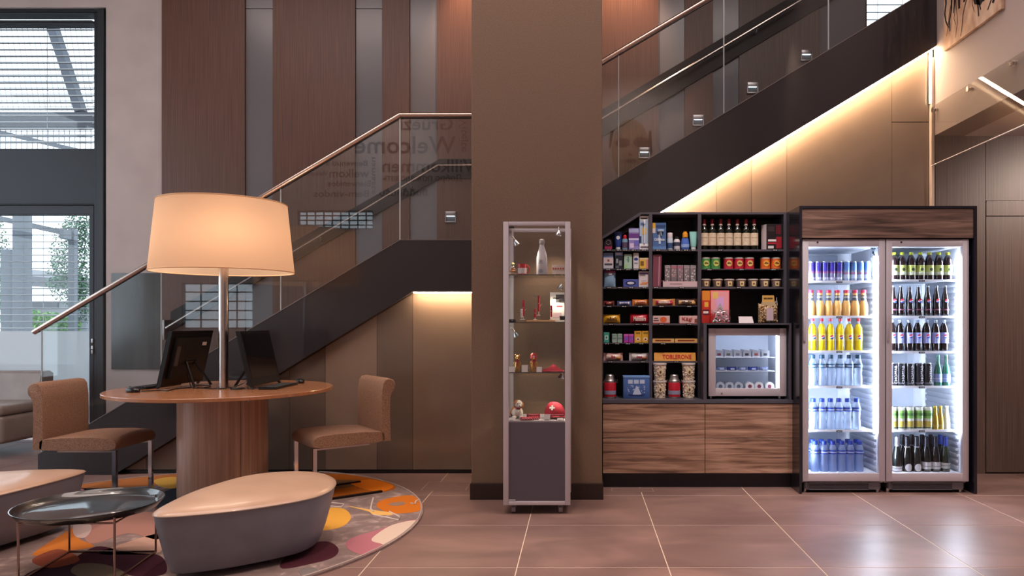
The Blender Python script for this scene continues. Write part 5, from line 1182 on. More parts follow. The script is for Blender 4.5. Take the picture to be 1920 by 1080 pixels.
M_cola = mat('150d0d', .08, coat=.5); M_dkg = mat('0d1210', .08, coat=.5)
def bottle(name, label, cat, px, z, specs, Y=YI2, group=None, seg=18, loc=None):
    t = thing(name, label, cat, loc or (wx(px, Y), Y, z), group=group)
    for s in specs:
        pn, prof, m = s[:3]
        if prof == 'text': text(m[0], m[1], m[2], t, *m[3]); continue
        if prof == 'disc':
            cx_, cz_, r_, R_ = m[:4]; mm = m[4]
            def wrap(fn, R2, mt_):
                q_ = MB(); nx_ = 12; vs = []; fs = []
                for i in range(nx_+1):
                    x = -r_*.999+2*r_*.999*i/nx_; lo, hi = fn(x)
                    for v in (lo, (lo+hi)/2, hi): vs.append((R2*math.sin((cx_+x)/R2), -R2*math.cos((cx_+x)/R2), cz_+v))
                for i in range(nx_):
                    for j in range(2): fs.append((i*3+j, i*3+3+j, i*3+4+j, i*3+1+j))
                part(pn, q_.add(vs, fs), mt_, t)
            hc = lambda x: math.sqrt(max(r_*r_-x*x, 0))
            if len(m) > 5:
                wv = lambda x: r_*.22*math.sin(x/r_*1.8)
                wrap(lambda x: (min(hc(x), max(-hc(x), wv(x)+r_*.16)), hc(x)), R_, mm)
                wrap(lambda x: (-hc(x), max(-hc(x), min(hc(x), wv(x)-r_*.16))), R_, m[5])
                wrap(lambda x: (max(-hc(x), min(hc(x), wv(x)-r_*.16)), min(hc(x), max(-hc(x), wv(x)+r_*.16))), R_, mat('e4e4ea', .3))
            else: wrap(lambda x: (-hc(x), hc(x)), R_, mm)
            continue
        part(pn, MB().lathe(prof, seg, cap=(s[3] if len(s) > 3 else True)), m, t, ang=40)
    return t
def row(name, lab, cat, pxs, z, specs, group, Y=YI2, order=None):
    r0_ = None; n_ = len(pxs)
    for i, px in enumerate(pxs):
        lb = lab.replace('#', ordl(i, n_)) if n_ > 2 else lab.replace('#', ('left', 'right')[i] if n_ == 2 else '')
        if r0_ is None: r0_ = bottle(name, lb, cat, px, z, specs, Y, group)
        else: dup(r0_, (wx(px, Y), Y, z), lb)
def canprof(r, h): return [(r*.80, 0), (r*.88, .003), (r, .010), (r, h-.012), (r*.86, h-.003)]
def can(r, h, body, bands, topc='c5c8cf'):
    S_ = [('body', canprof(r, h), body), ('rim', [(r*.86, h-.003), (r*.88, h), (r*.78, h), (r*.78, h-.003)], mat(topc, .3, .8))]
    for z0, z1, c in bands: S_.append(('band', [(r+.0004, z0), (r+.0004, z1)], mat(c, .3), False))
    return S_
G = 'energy drink cans on the top shelf of the left fridge'
row('slim_can', 'slim purple and silver drink can on top shelf of the left fridge, #', 'drink can', (1521, 1533.5, 1547, 1560, 1573), zA[0], can(.0255, .149, mat('9aa0c8', .25, .4), [(.075, .138, '3d34a0'), (.06, .075, '8a4a80'), (.012, .03, 'c0c6e0')]), 'purple slim cans in the left fridge')
row('slim_can', 'light blue and silver drink can on top shelf of left fridge, #', 'drink can', (1586.5, 1600, 1613, 1626), zA[0], can(.0255, .149, mat('a9bfe0', .25, .4), [(.08, .138, '5c86cc'), (.055, .065, 'b06a90'), (.02, .05, 'c6d8ee')]), 'light blue slim cans in the left fridge')
jb = [('bottle', [(.024, 0), (.031, .01), (.034, .04), (.033, .08), (.024, .115), (.019, .13), (.018, .175)], mat('e6b468', .2)), ('label', [(.0235, .118), (.0195, .132), (.0192, .158)], mat('3d424a', .35), False), ('print', [(.0198, .14), (.0196, .15)], mat('b9b4a8', .4), False), ('cap', [(.0195, .176), (.020, .178), (.020, .196), (.017, .198)], mat('c22a4a', .35))]
row('juice_bottle', 'round bellied orange juice bottle with red cap, #', 'juice bottle', (1520, 1537, 1553.5, 1570, 1586.5, 1603, 1619), zA[1], jb, 'orange juice bottles in the left fridge')
ys_ = [('bottle', [(.027, 0), (.030, .006), (.030, .08), (.031, .15), (.029, .17), (.016, .200), (.0115, .205)], mat('e3c81a', .15)), ('neck', [(.0115, .205), (.011, .225)], M_water), ('label', [(.0308, .075), (.0312, .128)], mat('e8d24a', .3), False),
       ('emblem', 'disc', (.002, .103, .016, .0316, mat('c4344a', .3), mat('3c4fa8', .3))), ('cap', [(.0125, .222), (.0135, .224), (.0135, .243), (.011, .245)], mat('c22a3a', .35))]
row('soda_bottle', 'bright yellow soda bottle with red cap and round emblem, #', 'soda bottle', (1523.5, 1540.5, 1557, 1575, 1592, 1609), zA[2], ys_, 'yellow soda bottles in the left fridge')
def waterb(m, capc, labc, h=.235):
    return [('bottle', [(.024, 0), (.031, .006), (.032, .05), (.028, .09), (.031, .13), (.032, .165), (.026, .19), (.017, .21)], m), ('label', [(.0325, .137), (.0325, .168)], mat(labc, .3), False), ('print', [(.0330, .147), (.0330, .155)], mat('b8c4de', .3), False),
            ('cap', [(.0185, .206), (.0195, .209), (.0195, .232), (.016, .235)], mat(capc, .35))]
row('water_bottle', 'clear still water bottle with dark teal cap, #', 'water bottle', (1523.5, 1541, 1558, 1575.5, 1592.5, 1609), zA[3], waterb(M_water, '1f4560', '24506e'), 'clear water bottles with teal caps in the left fridge')
row('water_bottle', 'water bottle with royal blue cap on the fifth fridge shelf, #', 'water bottle', (1524.5, 1541, 1557, 1573, 1589, 1606), zA[4], waterb(M_water, '1f3c9a', '2b479f'), 'water bottles with royal blue caps in the left fridge')
row('water_bottle', 'front row blue water bottle on the bottom shelf of left fridge, #', 'water bottle', (1528, 1545, 1561, 1578, 1594, 1611), zA[5], waterb(M_waterb, '1f3c9a', '2b479f'), 'front blue water bottles on the bottom shelf')
row('water_bottle', 'rear row blue water bottle on the bottom shelf of left fridge, #', 'water bottle', (1523, 1540, 1556, 1572.5, 1589, 1605), zA[5], waterb(M_waterb, '1f3c9a', '2b479f'), 'rear blue water bottles on the bottom shelf', Y=YI2+.075)
# right fridge
ic = [('bottle', [(.026, 0), (.032, .006), (.032, .09), (.033, .13), (.028, .16), (.016, .185), (.013, .19)], mat('241618', .1, coat=.4)), ('label', [(.0335, .038), (.0338, .112)], mat('b6c66a', .35), False), ('band', [(.0340, .04), (.0340, .062)], mat('c9d3c2', .35), False),
      ('print', 'disc', (.001, .08, .012, .0343, mat('2f3a30', .4))), ('cap', [(.0145, .19), (.0155, .192), (.0155, .208), (.013, .21)], mat('b3c22a', .35))]
row('iced_tea_bottle', 'dark iced tea bottle with lime green cap and label, #', 'soft drink bottle', (1676.5, 1691, 1708.5, 1725.5, 1742.5, 1760, 1777), zB[0], ic, 'lime capped bottles in the right fridge')
gl = [('bottle', [(.024, 0), (.029, .006), (.029, .06), (.026, .085), (.029, .115), (.022, .155), (.0125, .195), (.012, .222)], M_cola), ('emblem', 'disc', (.001, .115, .016, .0296, mat('c4324a', .3), mat('3a4ba0', .3))), ('print', [(.0292, .045), (.0292, .055)], mat('6a3a52', .4), False), ('cap', [(.0135, .220), (.014, .222), (.0125, .230)], mat('8f98a8', .3, .6))]
row('cola_bottle', 'slender dark glass cola bottle with round red emblem, #', 'cola bottle', (1675, 1689, 1705.5, 1722, 1739, 1755.5, 1772), zB[1], gl, 'glass cola bottles in the right fridge')
pt = [('bottle', [(.027, 0), (.030, .006), (.030, .08), (.031, .15), (.028, .18), (.0125, .215)], M_cola), ('neck', [(.0125, .215), (.012, .225)], M_water), ('label', [(.0315, .062), (.0318, .142)], mat('98a2d8', .3), False), ('emblem', 'disc', (.002, .114, .0155, .0322, mat('c43248', .3), mat('3a4bb0', .3))), ('cap', [(.0135, .224), (.0138, .226), (.0138, .236), (.0115, .238)], mat('9fb0c8', .35))]
row('cola_bottle', 'plastic cola bottle with light blue label, #', 'cola bottle', (1673, 1687.5, 1704.5, 1720.5, 1737, 1754, 1770), zB[2], pt, 'plastic cola bottles in the right fridge')
bc = can(.0315, .172, mat('1a1a20', .25), [(.02, .024, '9a9aa2')])+[('lettering', 'text', ('CHOPFAB', .026, mat('dcdce2', .4), (.010, -.0325, .086, .135, (0, -math.pi/2, 0))))]
row('beer_can', 'black beer can with vertical white lettering, #', 'beer can', (1674, 1687.5, 1705, 1722.5, 1739), zB[3], bc, 'black beer cans in the right fridge')
gb_ = [('bottle', [(.026, 0), (.029, .006), (.029, .10), (.022, .14), (.0125, .175), (.012, .225)], mat('2f6a58', .1, coat=.4)), ('label', [(.0296, .03), (.0296, .092)], mat('8ea3d4', .3), False), ('print', [(.030, .052), (.030, .058)], mat('c9d3e8', .3), False), ('cap', [(.0132, .222), (.0135, .230), (.012, .234)], mat('5f8f80', .3, .5))]
row('beer_bottle', '# of two green beer bottles with blue white labels', 'beer bottle', (1758.5, 1774), zB[3], gb_, 'green beer bottles in the right fridge')
wc = can(.0315, .172, mat('c5cabd', .25, .2), [(.085, .145, '6d9a4a'), (.105, .125, '2c5a40'), (.022, .065, 'a08f3e'), (.012, .02, '33422c')])
row('radler_can', 'tall white and green drink can with gold lower half, #', 'drink can', (1674, 1688.5, 1705.5, 1722.5, 1739.5), zB[4], wc, 'white and green cans in the right fridge')
pb_ = lambda c, m_: [('bottle', [(.020, 0), (.026, .006), (.026, .05), (.022, .09), (.013, .14), (.0125, .168)], mat(c, .25, m_)), ('cap', [(.014, .160), (.0145, .172), (.012, .176)], mat(c, .3, .5)), ('label', [(.0265, .02), (.0265, .04)], mat('8a7a3a' if m_ else 'c9c9b9', .4), False)]
row('piccolo_bottle', '# of two small gold sparkling wine bottles', 'sparkling wine bottle', (1753, 1763), zB[4], pb_('b89a3c', .6), 'small gold bottles in the right fridge')
row('piccolo_bottle', 'small white sparkling wine bottle right of the gold ones', 'sparkling wine bottle', (1774.5,), zB[4], pb_('c9cdbf', 0), 'small white bottle in the right fridge')
def wineb(body, foil, fz, lab, lz, oval=False, R=.0345, H_=.265, band=None, fm=.4):
    S_ = [('bottle', [(R*.9, 0), (R, .006), (R, .12), (R*.8, .16), (.017, .195), (.0145, .22), (.0145, H_)], body), ('foil', [(.0185, fz), (.0165, .225), (.017, .245), (.0165, H_), (.012, H_+.003)], foil)]
    if oval: S_.append(('label', 'disc', (0, (lz[0]+lz[1])/2, .028, R+.0012, mat(lab, .5))))
    else: S_.append(('label', [(R+.0006, lz[0]), (R+.0006, lz[1])], mat(lab, .5), False)); S_.append(('print', [(R+.001, lz[0]+.02), (R+.001, lz[0]+.024)], mat('6a6a70', .5), False))
    if band: S_.append(('neck_label', [(.0225, .172), (.0185, .192)], mat(band, .5), False))
    return S_
row('champagne_bottle', 'champagne bottle with silver foil neck on the bottom fridge shelf', 'champagne bottle', (1682,), zB[5], wineb(M_dkg, mat('b9bcc4', .3, .8), .165, 'cfccd0', (.01, .045)), 'silver foil champagne')
row('prosecco_bottle', '# of two front wine bottles with black foil and oval label', 'wine bottle', (1700.5, 1718.5), zB[5], wineb(M_dkg, mat('1b1b22', .4), .19, 'cfccd0', (.015, .06), True, band='c9c9cf'), 'front bottles with black foil')
row('prosecco_bottle', '# of two rear wine bottles with black foil necks', 'wine bottle', (1692, 1709.5), zB[5], wineb(M_dkg, mat('1b1b22', .4), .19, 'cfccd0', (.015, .06), True, band='c9c9cf'), 'rear bottles with black foil', Y=YI2+.085)
row('white_wine_bottle', '# of two dark wine bottles with square white label', 'wine bottle', (1737, 1754), zB[5], wineb(M_dkg, mat('3a3d46', .25, .5), .185, 'c9c9cd', (.025, .078)), 'bottles with square white label')
row('white_wine_bottle', '# of two rear dark wine bottles behind the square white labels', 'wine bottle', (1729, 1745), zB[5], wineb(M_dkg, mat('3a3d46', .25, .5), .185, 'c9c9cd', (.025, .078)), 'rear dark wine bottles', Y=YI2+.085)
row('white_wine_bottle', 'dark green wine bottle with blue foil at the right end, front', 'wine bottle', (1772,), zB[5], wineb(mat('1f2a1c', .1, coat=.4), mat('3a4a9c', .3, .3), .195, 'b9bdb4', (.03, .072)), 'blue foil bottle')
row('white_wine_bottle', 'dark green wine bottle with blue foil at the right end, rear', 'wine bottle', (1762.5,), zB[5], wineb(mat('1f2a1c', .1, coat=.4), mat('3a4a9c', .3, .3), .195, 'b9bdb4', (.03, .072)), 'rear blue foil bottle', Y=YI2+.085)

# ================================================================== DISPLAY CABINET BY THE PILLAR
YV, DV = 4.806, .385
vx0, vx1 = wx(943.5, YV), wx(1069.5, YV); vz0, vz1 = .062, wz(415.5, YV)
vw = (vx1-vx0)/2
vc = thing('display_cabinet', 'narrow silver framed glass display cabinet on castors before the pillar', 'display cabinet', ((vx0+vx1)/2, YV, 0))
fw_ = 10.0*YV/F; M_vf = mat('c9c3cb', .35, .25)
for x in (-vw, vw-fw_):
    for y in (0, DV-.03): part('post', MB().box(x, x+fw_, y, y+.03, vz0, vz1, bev=.003), M_vf, vc)
for z_ in (vz0, vz1-.026):
    for y in (0, DV-.03): part('rail', MB().box(-vw+fw_, vw-fw_, y+.001, y+.029, z_, z_+.026, bev=.002), M_vf, vc)
    for x in (-vw+.002, vw-fw_+.002): part('rail', MB().box(x, x+.026, .03, DV-.03, z_, z_+.026, bev=.002), M_vf, vc)
VS = [wz(p, YV+.02) for p in (514.5, 604, 698, 789)]
part('base_front', MB().box(-vw+fw_, vw-fw_, .008, .016, vz0+.027, VS[3]-.008), mat('5c5560', .35, .2), vc, smooth=False)
part('base_side', MB().box(-vw+.006, -vw+.012, .03, DV-.03, vz0+.027, VS[3]-.008), mat('5c5560', .35, .2), vc, smooth=False)
part('base_side', MB().box(vw-.012, vw-.006, .03, DV-.03, vz0+.027, VS[3]-.008), mat('5c5560', .35, .2), vc, smooth=False)
part('base_floor', MB().box(-vw+fw_, vw-fw_, .02, DV-.01, VS[3]-.008, VS[3]), mat('a79fa5', .35), vc, smooth=False)
part('door_lip', MB().box(-vw+fw_, -vw+fw_+.045, .002, .008, vz0+.030, vz0+.036), M_vf, vc, smooth=False)
part('front_glass', MB().box(-vw+fw_, vw-fw_, .010, .014, VS[3]+.003, vz1-.028), CLEAR, vc, smooth=False)
part('side_glass', MB().box(-vw+.010, -vw+.014, .031, DV-.031, VS[3]+.003, vz1-.028), CLEAR, vc, smooth=False)
part('side_glass', MB().box(vw-.014, vw-.010, .031, DV-.031, VS[3]+.003, vz1-.028), CLEAR, vc, smooth=False)
M_gs = glassm('shelf_glass', (.80, .86, .86), .06)
for z_ in VS[:3]:
    part('glass_shelf', MB().box(-vw+.018, vw-.018, .02, DV-.02, z_-.006, z_), M_gs, vc, smooth=False)
    part('shelf_edge', MB().box(-vw+.018, vw-.018, .0185, .0195, z_-.006, z_), mat('4a4646', .3), vc, smooth=False)
part('hinge', MB().box(-vw+fw_, -vw+fw_+.035, .016, .04, vz1-.04, vz1-.03), mat('1b1b1e', .4), vc)
for x in (-vw+.065, vw-.065):
    for y in (.04, DV-.05):
        part('castor', MB().tube([(x-.013, y+.012, .026), (x+.013, y+.012, .026)], .026, 20).box(x-.016, x+.016, y, y+.02, .035, .055, bev=.003).lathe([(.014, .055), (.014, .062)], 12, x, y), mat('8d878d', .35, .4), vc)
vcx = (vx0+vx1)/2
def vlamp(label, px, py, dx, dz, Yd):
    Y = YV+Yd; t = thing('halogen_spot', label, 'spot lamp', (wx(px, Y), Y, wz(py, Y)))
    d = Vector((dx, -.15, -1)).normalized()
    m = MB(); m.lathe([(.006, .0), (.014, -.012), (.021, -.03), (.0225, -.036)], 20, cap=False)
    o = part('reflector', m, mat('c9c9cc', .15, .9), t); o.rotation_euler = (0, math.atan2(-dx, 1)*1.0, 0)
    b_ = part('bulb', MB().ball(0, 0, -.024, .008), mat((1, .86, .66), .5, emit=14), t); b_.rotation_euler = o.rotation_euler
    part('stem', MB().tube([(0, 0, 0), (dz*.5, 0, .02), (dz, 0, .024)], .004, 8), M_steel, t)
    l = bpy.data.lights.new('halogen', 'SPOT'); l.energy = 5; l.color = (1, .82, .6); l.spot_size = 2.0; l.spot_blend = .6; l.shadow_soft_size = .015
    lo = bpy.data.objects.new('halogen', l); COL.objects.link(lo); lo.parent = t; lo.location = (dx*.03, -.004, -.045); lo.rotation_euler = (0, math.atan2(-dx, 1), 0)
vlamp('left halogen spot at the top of the display cabinet', 966, 450, .45, -.03, .16)
vlamp('right halogen spot above the second cabinet shelf', 1053, 533, -.35, .03, .16)
vlamp('left halogen spot under the second cabinet shelf', 965, 622, .45, -.03, .16)
vlamp('right halogen spot above the cap', 1054, 700, -.3, .03, .16)
vlamp('small halogen spot under the cabinet top rail, right', 1048, 432, -.1, .0, .25)
YU = YV+.13
def vx(px): return wx(px, YU)
SHW = lambda z_: z_
# top shelf
t = thing('steel_bottle', 'white insulated drinking bottle in the middle of the top cabinet shelf', 'bottle', (vx(1016), YU, VS[0]))
part('body', MB().lathe([(.034, 0), (.036, .004), (.036, .115), (.030, .150), (.0165, .195), (.0155, .208)], 28), mat('d3cfd6', .35), t, ang=50)
part('lid', MB().lathe([(.0165, .208), (.019, .212), (.0195, .235), (.014, .245)], 24), mat('b8b2ae', .3, .6), t)
m = MB()
for zz, ww in ((.098, .012), (.090, .010), (.080, .016), (.034, .014), (.026, .018), (.018, .012)): m.add([(.037*math.sin(a), -.037*math.cos(a), zz+dz_) for dz_ in (0, .0035) for a in [(-ww+ww*2*i/6)/.037-.2 for i in range(7)]], [(i, i+1, i+8, i+7) for i in range(6)])
part('print', m, mat('7c7a8c', .5), t, smooth=False)
t = thing('glass_dome', 'little glass dome with orange figures at the left of the top cabinet shelf', 'ornament', (vx(961.5), YU, VS[0]))
part('base', MB().lathe([(.026, 0), (.028, .016)], 24), mat('c9a58a', .5), t); part('dome', MB().ball(0, 0, .042, .027), glassm('dome_glass', (.9, .92, .92), .1), t)
part('figure', MB().ball(0, 0, .03, .019, .019, .009).ball(-.006, -.004, .045, .008).ball(.008, 0, .043, .007), mat('c9743a', .5), t); part('finial', MB().lathe([(.01, .066), (.013, .075), (.004, .09)], 12), mat('8c8a5a', .4), t)
t = thing('red_mug', 'red souvenir mug with white pattern on the top cabinet shelf', 'mug', (vx(979), YU+.01, VS[0]))
part('cup', MB().lathe([(.026, 0), (.030, .004), (.030, .078), (.027, .078), (.027, .01)], 24, cap=False), mat('b3202e', .25), t); part('print', MB().lathe([(.0305, .012), (.0305, .05)], 24, cap=False), mat('d3c5c6', .4), t); part('handle', MB().tube([(.029+.018*math.sin(a*.35), 0, .042+.026*math.cos(a*.35)) for a in range(10)], .0045, 8), mat('b3202e', .25), t)
t = thing('postcard', 'white postcard with row of red hearts at the right of the top cabinet shelf', 'card', (vx(1046.5), YU+.05, VS[0]))
part('card', MB().box(-.044, .044, 0, .003, .012, .075), mat('cdbdb9', .6), t, smooth=False); m = MB()
for i in range(5): m.prism([(-.035+.017*i, .04), (-.028+.017*i, .053), (-.035+.017*i, .058), (-.042+.017*i, .053)], -.001, 0)
part('print', m, mat('b5453c', .5), t, smooth=False); part('stand', MB().box(-.03, -.02, -.01, .02, 0, .012).box(.02, .03, -.01, .02, 0, .012), mat('d8d3d3', .3), t)
# second shelf: wooden tray with pocket knives
t = thing('wood_board', 'light wooden display board at the front of the second cabinet shelf', 'board', (vx(1012), YU-.05, VS[1]))
part('board', MB().box(-.085, .105, -.02, .12, 0, .014, bev=.002), grain('light_wood', 'c08a55', 'dcae7c', (3, 40, 40), .5, 4, .3, None, .05), t)
ZT2 = VS[1]+.0142
def knife(label, px, z_, h, col='b01838', blades=((.6, .035), (1.1, .03), (-.7, .03)), Yd=0.0):
    t = thing('pocket_knife', label, 'pocket knife', (vx(px), YU+Yd, z_))
    part('stand', MB().box(-.011, .011, -.006, .006, 0, .006).tube([(0, .003, .004), (0, .003, h*.3)], .002, 6), mat('d8d2d2', .4), t)
    part('handle', MB().box(-.007, .007, -.007, .006, h*.2, h, bev=.004), mat(col, .25), t); part('emblem', MB().box(-.003, .003, -.0078, -.007, h*.6, h*.6+.002).box(-.001, .001, -.0078, -.007, h*.6-.002, h*.6+.004), mat('d5d0d0', .4), t)
    for a, L in blades:
        zz = h*(.85 if a > 0 else .45); part('blade', MB().add([(0, -.001, zz), (L*math.cos(a)*(1 if a > .9 or a < 0 else -1), -.001, zz+L*math.sin(abs(a))), (L*.8*math.cos(a)*(1 if a > .9 or a < 0 else -1), .001, zz+L*math.sin(abs(a))-.008), (0, .001, zz-.007)], [(0, 1, 2, 3)]), M_steel, t, smooth=False)
knife('leftmost red pocket knife on the board, tall with open blade', 982, ZT2, .135, Yd=-.02); knife('tallest red pocket knife with fanned blades, centre of the board', 1010, ZT2+.03, .135, blades=((.6, .05), (1.2, .045), (-.7, .04), (.3, .05)), Yd=.0)
knife('short dark red pocket knife left of the tall centre one', 1004, ZT2, .075, 'a01530', ((1.2, .03),), Yd=-.04); knife('plain bright red pocket knife right of the centre', 1034, ZT2, .098, 'b81438', (), Yd=-.03)
knife('small white pocket knife at the left front of the board', 979, ZT2-.0, .075, 'd6d0d2', (), Yd=-.045)
part_ = thing('knife_riser', 'small clear riser under the tallest pocket knife', 'riser', (vx(1010), YU+.0, ZT2)); part('block', MB().box(-.016, .016, -.012, .012, 0, .0295, bev=.002), glassm('acrylic', (.85, .87, .88), .08, .1), part_)
t = thing('souvenir_carton', 'white carton with grey car picture at the right of second cabinet shelf', 'box', (vx(1044), YU+.10, VS[1]))
part('carton', MB().box(-.05, .05, 0, .04, 0, .205, bev=.002), mat('cfc9ca', .4), t); part('print', MB().box(-.01, .048, -.001, 0, .135, .19).box(-.03, .02, -.001, 0, .16, .17), mat('4c4c52', .4), t, smooth=False)
part('print', MB().box(-.005, .035, -.0012, 0, .105, .113), mat('b03040', .4), t, smooth=False); part('print', MB().box(-.03, .03, -.001, 0, .03, .065), mat('a08a96', .4), t, smooth=False)
part('wheel', MB().prism([(.02+.011*math.cos(a*.52), .145+.011*math.sin(a*.52)) for a in range(12)], -.0015, 0), mat('26262a', .4), t)
t = thing('leather_pouch', 'flat black leather pouch at the left of the second cabinet shelf', 'pouch', (vx(962), YU-.05, VS[1])); part('pouch', MB().box(-.032, .022, -.02, .06, 0, .020, bev=.006), mat('17151a', .5), t); part('snap', MB().ball(0, -.021, .011, .004), M_steel, t)
t = thing('gift_box', 'small black gift box at the right front of second cabinet shelf', 'box', (vx(1055), YU-.07, VS[1]+.0142)); part('box', MB().box(-.017, .017, -.02, .03, 0, .024, bev=.001), mat('1a1a1e', .4), t); part('lid', MB().box(-.018, .018, -.021, .031, .018, .027, bev=.001), mat('242428', .4), t)
# third shelf: gold figures, cards, red cloth
def bear(label, px, hgt, cross):
    M_gold = mat('c99a5a', .25, .9) ; t = thing('gold_figurine', label, 'figurine', (vx(px), YU-.03, VS[2])); k_ = hgt/.12
    part('body', MB().lathe([(.016*k_, 0), (.021*k_, .01*k_), (.020*k_, .04*k_), (.014*k_, .066*k_)], 16).ball(-.018*k_, -.006, .045*k_, .006*k_, None, .018*k_).ball(.018*k_, -.006, .045*k_, .006*k_, None, .018*k_), M_gold, t)
    part('head', MB().ball(0, 0, .084*k_, .018*k_).ball(0, -.016*k_, .079*k_, .007*k_).ball(-.013*k_, 0, .101*k_, .006*k_).ball(.013*k_, 0, .101*k_, .006*k_), M_gold, t)
    part('ribbon', MB().lathe([(.0155*k_, .060*k_), (.0155*k_, .068*k_)], 16).box(-.004, .004, -.020*k_, -.014*k_, .03*k_, .064*k_), mat('a5242e', .4), t)
    if cross: part('hood', MB().lathe([(.0195*k_, .078*k_), (.0195*k_, .1*k_), (.012*k_, .112*k_)], 16), mat('b0202c', .5), t); part('cross', MB().box(-.008, .008, -.021*k_, -.0195*k_, .088*k_, .093*k_).box(-.0025, .0025, -.0215*k_, -.0195*k_, .082*k_, .099*k_), mat('e3dcd8', .5), t)
bear('gold foil bear figurine at the left of the third cabinet shelf', 971, .128, False); bear('gold figurine with red hood and white cross on third shelf', 1001.5, .132, True)
for lb, px, w2_, h_ in (('small white price card at the far left of the third cabinet shelf', 961, .022, .035), ('small white price card between the two gold figurines', 985.5, .020, .045), ('small white price card right of the hooded gold figurine', 1012, .018, .033)):
    t = thing('price_card', lb, 'price card', (vx(px), YU-.08, VS[2])); part('card', MB().add([(-w2_, 0, 0), (w2_, 0, 0), (w2_, .012, h_), (-w2_, .012, h_), (-w2_, .002, 0), (w2_, .002, 0), (w2_, .014, h_), (-w2_, .014, h_)], [(0, 3, 2, 1), (4, 5, 6, 7), (0, 1, 5, 4), (1, 2, 6, 5), (2, 3, 7, 6), (3, 0, 4, 7)]), mat('cfc6c6', .6), t, smooth=False)
    part('stand', MB().box(-w2_*.8, w2_*.8, .012, .03, 0, .003), mat('cfc6c6', .6), t, smooth=False)
def lump(m, x0, x1, y0, y1, z0, h, n=14, seed=1, k_=1):
    r = random.Random(seed); nx, ny = n, 7; vs = []; fs = []
    for i in range(nx+1):
        for j in range(ny+1):
            u, v = i/nx, j/ny; e = (math.sin(math.pi*u)*math.sin(math.pi*v))**.5
            vs.append((x0+(x1-x0)*u, y0+(y1-y0)*v, z0+h*e*(.75+.25*math.sin(u*9+seed)*k_+r.uniform(-.08, .08))))
    for i in range(nx):
        for j in range(ny): a = i*(ny+1)+j; fs.append((a, a+ny+1, a+ny+2, a+1))
    b0 = len(vs); vs += [(x, y, z0) for (x, y, z) in vs[:]]
    fs += [tuple(b0+i for i in f[::-1]) for f in fs[:]]
    return m.add(vs, fs)
t = thing('red_scarf', 'crumpled red cloth at the right of the third cabinet shelf', 'cloth', (vx(1037), YU-.03, VS[2])); part('cloth', lump(MB(), -.075, .075, -.04, .06, 0, .045, 16, 3), mat('a81c34', .8), t, ang=70); part('hem', MB().tube([(-.07, -.038, .004), (-.03, -.041, .006), (.02, -.041, .004), (.07, -.038, .005)], .003, 6), mat('c04a58', .8), t)
# bottom: plush dog, cap, sweets
t = thing('plush_dog', 'white and brown plush dog lying at the bottom left of the cabinet', 'plush toy', (vx(971), YU, VS[3])); wh = grain('plush_white', 'bdb0a6', 'd9cec6', (120, 120, 120), .95, 3, 0, None, .6); br_ = grain('plush_brown', '8a4f26', 'b57540', (120, 120, 120), .95, 3, 0, None, .6)
part('body', MB().ball(-.006, .02, .040, .040, .045, .038, 20, 12), wh, t); part('back_patch', MB().ball(-.020, .028, .047, .031, .036, .034, 18, 10), br_, t)
part('head', MB().ball(.006, -.012, .100, .027, .025, .026, 20, 12).ball(.014, -.034, .090, .014, .013, .011, 14, 8), wh, t); part('head_patch', MB().ball(-.004, -.010, .106, .021, .0225, .0215, 16, 10), br_, t)
for s__ in (-1, 1):
    part('ear', MB().ball(.006+s__*.026, -.008, .093, .007, .012, .019, 12, 8), br_, t); part('eye', MB().ball(.010+s__*.009, -.0365, .104, .003), mat('120d0c', .2), t)
    part('paw', MB().ball(.002+s__*.022, -.028, .012, .013, .024, .012, 14, 8).ball(.002+s__*.018, -.012, .032, .013, .014, .026, 14, 8), wh, t)
part('nose', MB().ball(.016, -.0475, .093, .004, .003, .003), mat('120d0c', .2), t); part('collar', MB().lathe([(.020, .070), (.022, .074), (.021, .079)], 20, .003, -.003), mat('a8202c', .5), t); part('tail', MB().ball(-.045, .035, .03, .012, .012, .02), br_, t)
t = thing('baseball_cap', 'red baseball cap with white cross at the bottom of the cabinet', 'cap', (vx(1040), YU+.04, VS[3]))
m = MB(); n1, n2 = 24, 8; vs = []; fs = []
for j in range(n2+1):
    th_ = math.pi/2*j/n2
    for i in range(n1): a = 2*math.pi*i/n1; vs.append((.072*math.cos(a)*math.cos(th_)**.8, .08*math.sin(a)*math.cos(th_)**.8, .02+.088*math.sin(th_)*(1-.1*math.cos(a)*math.cos(th_))))
for j in range(n2):
    for i in range(n1): fs.append((j*n1+i, j*n1+(i+1) % n1, (j+1)*n1+(i+1) % n1, (j+1)*n1+i))
m.add(vs, fs); part('crown', m, mat('a81830', .8), t, ang=60)
m = MB(); P = [(-.068+.136*i/12, -.045-.055*math.sin(math.pi*i/12)) for i in range(13)]; Q = [(-.068+.136*i/12, -.030-.018*math.sin(math.pi*i/12)) for i in range(13)]
vs = [(x, y, .006+.012*math.cos((x/.068)*1.3)) for x, y in P]+[(x, y, .018+.016*math.cos((x/.068)*1.3)) for x, y in Q]; m.add(vs, [(i, i+1, 14+i, 13+i) for i in range(12)]); part('peak', m, mat('98142a', .8), t)
part('button', MB().ball(0, 0, .108, .006, .006, .003), mat('98142a', .8), t)
def cross(x, y, z_, a): return MB().box(x-a, x+a, y-.002, y, z_-a*.33, z_+a*.33).box(x-a*.33, x+a*.33, y-.0022, y, z_-a, z_+a)
o = part('cross', cross(0, 0, 0, .018), mat('e3dcd8', .7), t, loc=(-.016, -.066, .076), rot=(-.5, 0, -.15)); part('brow_seam', MB().tube([(-.06, -.052, .028), (-.03, -.078, .030), (0, -.085, .030), (.03, -.078, .030), (.06, -.052, .028)], .0018, 6), mat('d8a0a8', .7), t)
